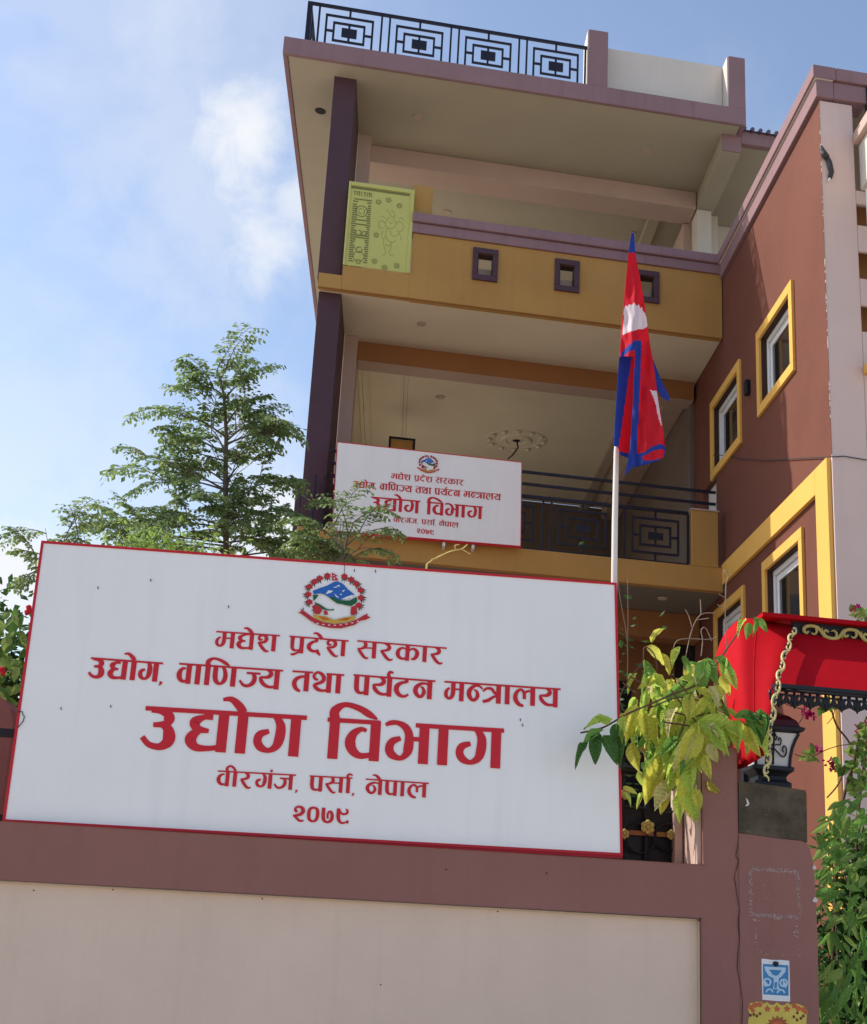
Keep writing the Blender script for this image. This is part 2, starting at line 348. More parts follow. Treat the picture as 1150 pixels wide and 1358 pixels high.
# beams and pilasters, top storey
bx('cross_beam','cream',(5.01,5.265,.13,7.0,11.135,ZS-.002)); bx('beam_end','mauve',(5.008,5.267,.112,.128,11.137,ZS-.003),bevel=0)
bx('rear_beam','pinkbeam',(.25,5.0,1.587,2.05,11.12,ZS-.002))
bx('pilaster','pinkbeam',(.25,.42,1.36,1.585,8.62,ZS-.002))
bx('rear_pier','white',(5.015,5.225,1.6,1.95,9.3,11.13)); bx('rear_pier','white',(5.30,5.42,2.0,2.3,9.3,11.3))
bx('upper_rear_wall','white',(5.425,8,2.25,2.4,9.3,11.3)); bx('upper_side_wall','pinkbeam',(4.90,5.0,2.0,BB,9.3,11.11)); bx('ceiling_rib','cream',(4.45,4.62,2.07,BB,11.28,ZS-.002))
bx('side_roof','cream',(5.27,8.2,.22,4,11.30,11.36)); bx('side_roof_fascia','mauve',(5.27,8.2,.12,.217,11.285,11.47))
mb=MB()
for i in range(26):
    a=5.3+i*.11; mb.tube([W(a,.05,11.475),W(a,4,11.65)],.028,6)
mb.box(5.27,8.2,.10,4,11.472,11.482); mb.build('corrugated_roof',M['tin'],B)
# back walls & inner sides
bx('back_parapet','inner',(-.1,5.1,BB,BB+.15,8.62,9.6)); bx('back_wall','innerdark',(-.1,5.1,BB,BB+.15,5.45,Z2))  # unseen top storey back left open above a parapet for more light
bx('back_wall','brownbeam',(-.1,5.1,2.6,2.75,3.9,Z1)); bx('back_wall','dark',(-.1,5.1,2.6,2.75,0,3.899)); bx('doorway','dark',(.9,2.5,2.57,2.598,.1,4.4),(3.0,4.3,2.57,2.598,.1,4.6),bevel=0)  # ground storey wall and doorway sheets coloured dark for the porch shade
bx('side_wall','mustard',(.1,.24,1.71,BB,7.35,Z2-.001),(.1,.24,1.71,2.1,5.45,7.349),(.1,.24,6.9,BB,5.45,7.349))  # unseen opening left in the left wall to let sun brighten the ceiling
bx('side_bounce_skin','pinkwall',(.08,.099,1.71,BB,7.35,Z2-.001))  # unseen pale skin added to keep mustard bounce off the soffit
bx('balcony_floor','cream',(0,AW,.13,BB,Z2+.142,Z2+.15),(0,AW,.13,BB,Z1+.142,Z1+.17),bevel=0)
bx('side_wall','innerdark',(4.90,4.99,1.622,BB,5.45,Z2-.001)); bx('side_wall','dark',(4.90,4.99,1.622,2.59,0,Z1-.001))  # ground storey piece near-black, its shade put into the colour
# storey slabs
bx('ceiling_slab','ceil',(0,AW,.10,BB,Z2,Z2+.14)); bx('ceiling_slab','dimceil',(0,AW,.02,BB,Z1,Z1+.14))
# second-floor balcony band with three framed vents
holes=[(1.875,2.055),(2.885,3.065),(3.895,4.075)]; hz0,hz1=8.855,9.135
bq=[(0.0,.27,-.001,.10,Z2-.02,8.62),(.272,1.07,-.001,.10,Z2-.02,8.75)]
xs=[1.072]+[v for h in holes for v in h]+[4.95]
for i in range(0,len(xs),2): bq.append((xs[i],xs[i+1],0,.12,Z2-.02,9.29))
for h in holes: bq+= [(h[0],h[1],0,.12,Z2-.02,hz0),(h[0],h[1],0,.12,hz1,9.29)]
bx('balcony_band','mustard',*bq,bevel=0)
bx('band_edge','brownbeam',(0.0,4.95,.012,.028,Z2-.030,Z2-.021),bevel=0)
for h in holes:
    a0,a1=h[0]-.065,h[1]+.065; z0,z1=hz0-.07,hz1+.07
    bx('vent_frame','plum',(a0,a1,-.035,-.001,hz1,z1),(a0,a1,-.035,-.001,z0,hz0),(a0,h[0],-.035,-.001,hz0+.001,hz1-.001),(h[1],a1,-.035,-.001,hz0+.001,hz1-.001),bevel=.005)
    bx('vent_painted_shade','reveal',(h[0],h[0]+.008,.0,.119,hz0,hz1),(h[1]-.008,h[1],.0,.119,hz0,hz1),(h[0]+.009,h[1]-.009,.0,.119,hz1-.008,hz1),bevel=0)  # dark sheets paint in the shade inside the vent hole
    bx('vent_back','inner',(h[0]-.05,h[1]+.05,.16,.18,hz0-.1,hz1-.11),bevel=0)
bx('balcony_coping','mauve',(1.055,5.0,-.065,.2,9.425,9.54),(1.055,4.97,-.03,.16,9.295,9.418))
bx('balcony_post','mustard',(1.045,1.285,.06,.2,9.541,9.975))
# yellow cut-out screen
ys=bx('balcony_screen','yellow',(.29,1.045,-.012,.005,8.757,9.83))
bx('screen_frame','yellow',(.272,.298,-.03,.02,8.752,9.85),(1.02,1.062,-.03,.02,8.752,9.85),(.298,1.02,-.03,.02,9.80,9.85),parent=ys,bevel=.004)
bx('painted_shadow_gap','cut',(.30,1.0,-.0145,-.013,9.765,9.795),parent=ys,bevel=0)  # dark strip painted for the shadow below the top frame
mb=MB()
def S(x,y): # screen coordinates measured on the panel
    return W(.272+(x-.0)*.79,-.0155,8.752+y*1.1)
def cut(x0,x1,y0,y1,sl=0): mb.box(.272+x0*.79,.272+x1*.79,-.0155,-.0128,8.752+y0*1.1,8.752+y1*1.1)
rows=[.935,.80,.77]+[.735-.026*i for i in range(27)]
for k,y in enumerate(rows):
    if k<2: cut(.09,.36,y-.007,y+.007); continue
    wl,wr=(.05+.03*abs(math.sin(k*.9))),(.05+.03*abs(math.sin(k*.9)))
    full=k in(10,12,17,18)
    if full: cut(.07,.36,y-.007,y+.007)
    else: cut(.075,.075+wl,y-.007,y+.007); cut(.355-wr*.8,.355,y-.007,y+.007)
def ring(cx_,cy_,r,w_,n=20,asp=.72,gaps=()):
    for i in range(n):
        if i in gaps: continue
        A,A2=2*math.pi*i/n,2*math.pi*(i+.85)/n
        e=lambda R_,T: (lambda p:W(*p))((.272+(cx_+math.cos(T)*R_)*.79,-.016,8.752+(cy_+math.sin(T)*R_*asp)*1.1))
        mb.prism([e(r-w_,A),e(r,A),e(r,A2),e(r-w_,A2)],V*.003)
ring(.215,.66,.095,.014); ring(.215,.66,.05,.010,12,gaps=(2,5,9)); ring(.19,.40,.05,.012,12,gaps=(3,)); ring(.28,.40,.04,.010,12); ring(.22,.20,.05,.012,14,gaps=(1,)); ring(.22,.12,.085,.009,18,gaps=(0,9)); ring(.22,.06,.04,.01,10)
deep=mb; mb=MB()
for fx,fy in((.46,.80),(.61,.84),(.78,.79),(.46,.40),(.46,.09),(.62,.03),(.80,.07)):
    ring(fx,fy,.022,.008,8)
    for q in range(8): ring(fx+.036*math.cos(q*.785),fy+.036*math.sin(q*.785)*.72,.011,.006,5)
def arcs(path,w_=.0045):
    P_=catmull(path,4)
    for i in range(len(P_)-1):
        a=S(*P_[i]); b_=S(*P_[i+1]); d=(b_-a)
        if d.length<1e-5: continue
        d=d.normalized().cross(V)*w_*.5; mb.prism([a-d,b_-d,b_+d,a+d],V*.003)
for p_ in (((.60,.72),(.66,.66),(.72,.64),(.70,.70),(.66,.72)),((.66,.64),(.60,.60),(.58,.54),(.64,.50),(.72,.52),(.74,.58),(.70,.62)),((.58,.56),(.52,.58),(.48,.54),(.50,.49),(.55,.50)),((.74,.56),(.80,.60),(.86,.56),(.85,.50),(.80,.48)),((.62,.50),(.60,.42),(.64,.36),(.70,.34),(.76,.37)),((.66,.48),(.70,.42),(.76,.42),(.80,.46)),((.60,.40),(.57,.33),(.60,.26),(.62,.20),(.58,.17)),((.68,.34),(.70,.28),(.67,.22),(.70,.18),(.74,.19)),((.56,.46),(.54,.40),(.58,.36)),((.64,.58),(.67,.56),(.70,.58)),((.76,.50),(.82,.44),(.84,.38)),((.61,.31),(.66,.29),(.69,.31)),((.50,.62),(.54,.64),(.57,.61)),((.79,.63),(.83,.65),(.86,.62))): arcs(p_)
o=mb.build('shallow_pattern',M['cutfaint'],ys); o['kind']='stuff'; mb=deep
# small heading of cut letters
for i,x in enumerate((.09,.125,.155,.19,.24,.275,.31,.335)):
    cut(x,x+.012,.845,.895)
    if i%2==0: cut(x-.012,x+.02,.885,.893)
mb.build('cut_out_pattern',M['cut'],ys)['kind']='stuff'
# first-floor band, pillar, railings
bx('balcony_band','mustard',(.0,4.93,0,.12,Z1-.01,5.55)); bx('band_edge','brownbeam',(0,4.93,.012,.028,Z1-.020,Z1-.011),bevel=0)
bx('balcony_pillar','mustard',(4.545,4.872,-.0,.14,5.551,6.222)); bx('pillar_cap','inner',(4.535,4.885,-.012,.155,6.223,6.238),bevel=0)
r1=bx('balcony_railing','railiron',(.3,4.86,.05,.08,6.32,6.35),(.3,4.86,.05,.08,6.465,6.495),(.3,4.52,.045,.085,6.17,6.205),(.3,4.52,.05,.075,5.552,5.577),(4.50,4.53,.045,.08,5.58,6.169),bevel=0)
me,me2,me3=make_panel(.75,.60,True)
for i in range(5):
    a=4.52-.77-i*.872
    place('railing_panel',me,Matrix.Translation(W(a,.06,5.575)),r1); place('centre_block',me2,Matrix.Translation(W(a,.06,5.575)),r1)
    place('railing_post',me3,Matrix.Translation(W(a-.005,.06,5.575)),r1); place('railing_post',me3,Matrix.Translation(W(a-.105,.06,5.575)),r1)
# rear beam of first storey and ceiling details
bx('rear_beam','brownbeam',(.445,4.925,1.475,1.485,8.21,Z2-.002),bevel=0); bx('rear_beam_core','pinkbeam',(.445,4.925,1.487,1.80,8.205,Z2-.002))
bx('pilaster','pinkbeam',(.272,.443,1.32,1.7,5.45,Z2-.002)); bx('ceiling_rib','inner',(4.2,4.36,1.81,BB,8.40,Z2-.002)); bx('ceiling_rib','pinkbeam',(4.60,4.895,1.81,BB,8.27,Z2-.002))
bx('rear_beam','brownbeam',(.3,4.95,1.3,1.6,4.95,Z1-.002))
bx('ceiling_cornice','ceil',(.42,.47,1.81,BB,8.40,Z2-.002),(.55,.575,1.81,BB,8.445,Z2-.002),(1.02,1.045,2.2,BB,8.445,Z2-.002),(1.08,1.10,2.2,BB,8.452,Z2-.002))
rose=MB(); c=W(2.79,4.421,Z2)
rose.lathe(c,[(.46,-.001),(.45,-.013),(.40,-.006),(.36,-.014),(.33,-.005),(.24,-.006),(.22,-.030),(.16,-.028),(.14,-.012),(.07,-.02),(.05,-.005)],40)
for i in range(12):
    A=i*math.pi/6; p=c+Vector((math.cos(A)*.41,math.sin(A)*.41,-.02)); rose.lathe(p,[(.045,.0),(.03,-.03),(.0,-.04)],8)
for i in range(7):
    p=W(1.06+rnd.uniform(-.08,.12),2.05+rnd.uniform(-.1,.12),Z2-.002); rose.lathe(p,[(.05,.0),(.03,-.02),(.0,-.026)],8)
ro=rose.build('ceiling_rose',M['ceil'],B,smooth=False); ro['kind']='stuff'
mb=MB(); mb.add(disc(c-Vector((0,0,.02)),.055),[tuple(range(22))]); mb.tube([c,c+Vector((.03,.0,-.12)),c+Vector((-.02,.02,-.2)),c+Vector((-.06,.0,-.26)),c+Vector((-.12,0,-.32))],.012); mb.build('hanging_wire',M['dark'],ro)
bx('wall_cabinet','mustard',(.90,1.22,3.5,3.9,7.0,7.93)); bx('cabinet_frame','dark',(.87,.90,3.48,3.5,7.0,7.96),(1.22,1.25,3.48,3.5,7.0,7.96),(.87,1.25,3.48,3.5,7.93,7.96),bevel=0)
bx('bench','dark',(2.75,4.2,2.2,2.3,5.75,5.83)) ; bx('window_grille','iron',*[(2.2+i*.12,2.215+i*.12,4.0,4.01,5.9,6.5) for i in range(9)],*[(2.2,3.2,4.012,4.02,6.0+j*.12,6.012+j*.12) for j in range(5)],bevel=0)
# ---- wing wall with four windows
wins=[(-2.875,-1.555,6.825,7.80),(-.83,.605,6.80,7.82),(-2.98,-1.61,4.15,5.20),(-.863,.517,4.12,5.15)]
TW=.105; WT=5.16
def wing_wall():
    op=[(b0+TW,b1-TW,z0+TW,z1-TW) for b0,b1,z0,z1 in wins]+[(.43,1.11,5.9,6.83)]
    bs=sorted({-3.79,1.62}|{v for o in op for v in o[:2]}); zs=sorted({0,9.22}|{v for o in op for v in o[2:]})
    mb=MB()
    for i in range(len(bs)-1):
        z_start=None
        for j in range(len(zs)-1):
            bc,zc=(bs[i]+bs[i+1])/2,(zs[j]+zs[j+1])/2
            solid=not any(o[0]<bc<o[1] and o[2]<zc<o[3] for o in op)
            if solid and z_start is None: z_start=zs[j]
            if (not solid or j==len(zs)-2) and z_start is not None:
                ze=zs[j] if not solid else zs[j+1]
                mb.box(AW,WT,bs[i],bs[i+1],z_start,ze); z_start=None
    return mb.build('wing_wall',M['maroon'],B)
wing_wall()
for b0,b1,z0,z1 in wins:
    w=bx('window','band',(AW-.035,AW-.001,b0,b1,z1-TW,z1),(AW-.035,AW-.001,b0,b1,z0,z0+TW),(AW-.035,AW-.001,b0,b0+TW,z0+TW+.001,z1-TW-.001),(AW-.035,AW-.001,b1-TW,b1,z0+TW+.001,z1-TW-.001),bevel=.004)
    i0,i1,k0,k1=b0+TW,b1-TW,z0+TW,z1-TW; f=.055; A0,A1=5.02,5.08
    bx('window_frame','upvc',(A0,A1,i0,i1,k0,k0+f),(A0,A1,i0,i1,k1-f,k1),(A0,A1,i0,i0+f,k0+f+.001,k1-f-.001),(A0,A1,i1-f,i1,k0+f+.001,k1-f-.001),parent=w,bevel=.004)
    s=.06; j0,j1,aa=i0+f+.012,i1-f-.012,5.045; m0,m1=k0+f+.012,k1-f-.012
    bx('sash','upvc',(aa,aa+.03,j0,j1,m0,m0+s),(aa,aa+.03,j0,j1,m1-s,m1),(aa,aa+.03,j0,j0+s,m0+s+.001,m1-s-.001),(aa,aa+.03,j1-s,j1,m0+s+.001,m1-s-.001),parent=w,bevel=.004)
    bx('glass_pane','glass',(aa+.012,aa+.016,j0+s-.002,j1-s+.002,m0+s-.002,m1-s+.002),parent=w,bevel=0)
    bx('reveal_lining','reveal',(AW+.004,A0-.002,i0,i0+.012,k0,k1),(AW+.004,A0-.002,i1-.012,i1,k0,k1),(AW+.004,A0-.002,i0+.013,i1-.013,k1-.012,k1),(AW+.004,A0-.002,i0+.013,i1-.013,k0,k0+.012),parent=w,bevel=0)
    bx('painted_dark_room','dark',(5.20,5.22,b0-.2,b1+.2,z0-.1,z1+.1),parent=w,bevel=0)  # near-black sheet painted for the unlit room behind the pane
bx('painted_daylight_panel','upvc',(5.03,5.05,.432,1.108,5.902,6.828))  # white panel stands in for daylight showing through an opening
bx('wing_trim','band',(AW-.045,AW-.002,-3.455,.285,5.36,5.60),(AW-.045,AW-.002,-3.80,-3.457,0,5.60),bevel=.005)
# front face of the wing and its projecting balcony
bx('wall_return','maroon',(AW-.003,AW-.0015,-3.832,-3.789,5.605,9.22),bevel=0)
bx('wing_front','pinkwall',(AW-.001,5.30,-3.83,-3.792,0,9.22),(5.301,5.9,-3.83,-3.792,8.16,8.3),(5.301,5.9,-3.83,-3.792,7.66,7.935),(5.301,5.9,-3.83,-3.792,7.11,7.385),(5.301,8,-3.83,-3.792,0,6.85),(5.901,8,-3.83,-3.792,6.851,9.22))
bx('opening_lining','brownbeam',(5.305,8,-3.55,-3.53,6.85,8.3),(5.303,5.312,-3.791,-3.55,6.86,8.16),bevel=0)
bx('wing_roof','cream',(4.99,8,-3.75,1.6,9.30,9.40))
bx('wing_coping','mauve',(4.885,5.12,-3.90,.21,9.425,9.56),(4.92,5.10,-3.87,.2,9.235,9.418),(5.121,5.46,-3.90,-3.6,9.425,9.56),(5.101,5.44,-3.87,-3.62,9.235,9.418))
bx('coping_seam','white',(4.905,5.09,-3.885,.2,9.4185,9.4245),bevel=0)
bx('downpipe','pipe',(5.44,5.52,-3.90,-3.80,8.85,9.42))
bx('side_balcony','white',(5.345,8,-4.75,-3.835,8.30,8.78)); bx('side_balcony_coping','pinkbeam',(5.29,8,-4.82,-3.835,8.785,8.90))
mb=MB(); mb.tube([W(5.37,-3.95,8.25),W(5.37,-3.95,6.9)],.018,8); mb.build('thin_pipe',M['plastic'],B)
bx('yellow_sill','band',(5.29,6,-4.0,-3.835,6.42,6.50))
bx('wall_switch_box','iron',(4.90,AW-.001,-1.20,-1.10,7.24,7.42),bevel=.02)
def pts(b,*p): return [atw(x,y,b) for x,y in p]
def pts_a(a_,*p):
    o=MI@(CAM-O); out=[]
    for x,y in p:
        q=MI@ray(x,y); t=(a_-o[0])/q[0]; r=o+q*t; out.append(W(*r))
    return out
mb=MB()
for i in range(60):
    z=rnd.choice((6.1,6.9,7.4,8.2,8.6))+rnd.gauss(0,.22); l=rnd.uniform(.006,.06)*rnd.random(); mb.box(AW-.0045,AW+.002,-3.834,-3.826-rnd.random()*.003,z,z+l)
mb.build('chipped_edge',M['plastic'],B)['kind']='stuff'
mb=MB(); mb.tube(pts_a(4.945,(946,603),(960,604),(985,609),(1020,611),(1060,608),(1099,606)),.005,5); mb.tube(pts(-3.845,(1101,606),(1120,605),(1150,610)),.005,5)
mb.build('wall_cable',M['pipe'],B)
mb=MB(); mb.tube(pts(-3.85,(1088,194),(1094,203),(1100,215),(1103,228),(1101,236)),[.018,.022,.026,.024,.02],8); mb.tube(pts(-3.86,(1091,201),(1097,209)),.03,8); mb.build('cable_stub',M['pipe'],B,smooth=True)
mb=MB(); mb.tube(pts(-3.86,(1101,236),(1100,241)),.007,5); mb.tube(pts(-3.86,(1100,236),(1098.5,240)),.006,5); mb.build('bare_wire_end',M['plastic'],B)
# ================================================================== boundary wall with pillar
WB=-7.5
Wl=thing('boundary_wall',W(1.2,WB,0),'low mauve framed boundary wall with cream recessed panel, below the large white sign','wall')
PF=WB-.003
mb=MB(); mb.prism([W(a,WB,z) for a,z in ((-6,1.628),(2.848,1.628),(2.848,0),(3.0525,0),(3.0525,2.495),(2.862,2.495),(2.862,1.893),(-6,1.893))],V*.3); mb.build('wall_frame',M['wallmauve'],Wl,bevel=.006)
bx('recessed_panel','wallcream',(-6,2.847,WB+.04,WB+.24,.0,1.626),parent=Wl,bevel=0)
bx('panel_lip','edgecream',(-6,2.82,WB+.012,WB+.039,1.618,1.6265),(2.839,2.8465,WB+.012,WB+.039,.0,1.616),parent=Wl,bevel=.003)
bx('upright_inner_face','pinkbeam',(2.845,2.860,WB+.03,WB+.48,1.894,2.49),parent=Wl,bevel=0)
# wide pillar, its right shoulder rounded
prof=[(3.054,0),(3.482,0),(3.474,.6),(3.470,1.2),(3.474,1.55),(3.471,1.78),(3.463,1.92),(3.450,1.99),(3.428,2.032),(3.40,2.043),(3.3,2.046),(3.2,2.052),(3.12,2.058),(3.054,2.060)]
mb=MB(); mb.prism([W(a,PF,z) for a,z in prof],V*.40); mb.build('wide_pillar',M['wallmauve'],Wl,bevel=.008)
prof=[(3.058,2.062),(3.12,2.060),(3.2,2.054),(3.3,2.048),(3.40,2.045),(3.432,2.036),(3.434,2.15),(3.436,2.285),(3.430,2.302),(3.35,2.309),(3.2,2.318),(3.075,2.325),(3.060,2.318),(3.057,2.2)]
mb=MB(); mb.prism([W(a,WB-.002,z) for a,z in prof],V*.36); mb.build('concrete_block',M['concrete'],Wl,bevel=.01)
# crack, chips and the glue marks of torn posters
def ribbon(mb,pts_,w,b,th=.0012):
    P=[at(x,y,b) for x,y in pts_]
    for i in range(len(P)-1):
        p,q_=P[i],P[i+1]; d=Vector((q_[0]-p[0],0,q_[2]-p[2])); 
        if d.length<1e-6: continue
        d.normalize(); n_=Vector((-d.z,0,d.x))*w*rnd.uniform(.6,1.3)/2
        mb.prism([W(*(p-n_)),W(*(q_-n_)),W(*(q_+n_)),W(*(p+n_))],V*-th)
mb=MB(); ribbon(mb,[(980,1108),(979,1120),(976,1135),(980,1142),(977,1152),(974,1163),(976,1175),(978,1190),(981,1206),(979,1225),(981,1245),(979,1262),(978,1285),(982,1305),(985,1330),(984,1358)],.0032,PF-.0005); mb.build('crack',M['crack'],Wl)
mb=MB()
for (x,y) in((725,1158),(592,1153),(348,1192),(660,1209),(45,1181),(150,1180),(505,1306)): mb.prism([atw(x+1.3*math.cos(t),y+1.0*math.sin(t),(PF+.002 if y<1185 else WB+.011)) for t in range(6)],V*-.002)
mb.build('nail_hole',M['crack'],Wl)
mb=MB()
for (x,y,s) in((991,1064,1),(1080,1150,.6),(1081,1193,.75)):
    b=PF-.0015 if y>1100 else WB-.0035
    P=[(x+math.cos(t)*4*s+ (1.5*s*math.sin(2*t)),y+math.sin(t)*5*s) for t in [i*.785 for i in range(8)]]
    if y<1100: P=[(x-2,y-6),(x+1,y-3),(x+3,y+2),(x+1,y+5),(x-3,y+5),(x,y+2)]
    mb.prism([atw(px,py,b) for px,py in P],V*-.002)
mb.build('paint_chips',M['chip'],Wl)
mb=MB()
def scuffline(x0,y0,x1,y1,n,sz):
    for i in range(n):
        t=rnd.random(); x=x0+(x1-x0)*t+rnd.gauss(0,1.3); y=y0+(y1-y0)*t+rnd.gauss(0,1.3); s=sz*rnd.uniform(.25,1.1)
        k=rnd.randint(3,6); s*=.75; r0_=rnd.random()*6
        mb.prism([atw(x+s*math.cos(r0_+j*6.283/k)*rnd.uniform(.5,1.2),y+s*1.1*math.sin(r0_+j*6.283/k)*rnd.uniform(.5,1.2),PF-.0005) for j in range(k)],V*-.0008)
for q in((994,1153,1058,1156,190,1.6),(995,1155,996,1212,120,1.4),(1058,1156,1061,1214,120,1.4),(996,1213,1060,1217,210,1.8),(1000,1222,1006,1265,14,2),(1055,1222,1060,1268,18,2),(1000,1262,1060,1268,14,1.6),(1000,1220,1008,1222,8,2),(1010,1170,1050,1250,14,1.0)): scuffline(*q)
mb.build('glue_marks',M['scuff'],Wl)
# second wall pillar seen at the far left edge behind the sign
mb=MB(); P=[(-1.6,0),(-.80,0),(-.80,2.42),(-.83,2.50),(-.88,2.55),(-.96,2.58),(-1.6,2.60)]
mb.prism([W(a,-6.85,z) for a,z in P],V*.4); o=mb.build('gate_pillar',M['wallmauve'],base=W(-1.2,-6.7,0),bevel=.01); tag(o,'brown round-shouldered gate pillar at the left edge, behind the large sign','pillar')
o=MB(); o.box(-.835,-.80,-7.15,-7.10,0,2.36); o.box(-.80,-.62,-7.15,-7.10,2.32,2.36); o.box(-.80,-.62,-7.14,-7.11,1.9,1.94); o=o.build('side_gate',M['iron'],base=W(-.8,-7.1,0)); tag(o,'black iron gate frame beside the brown pillar at the left edge','gate')
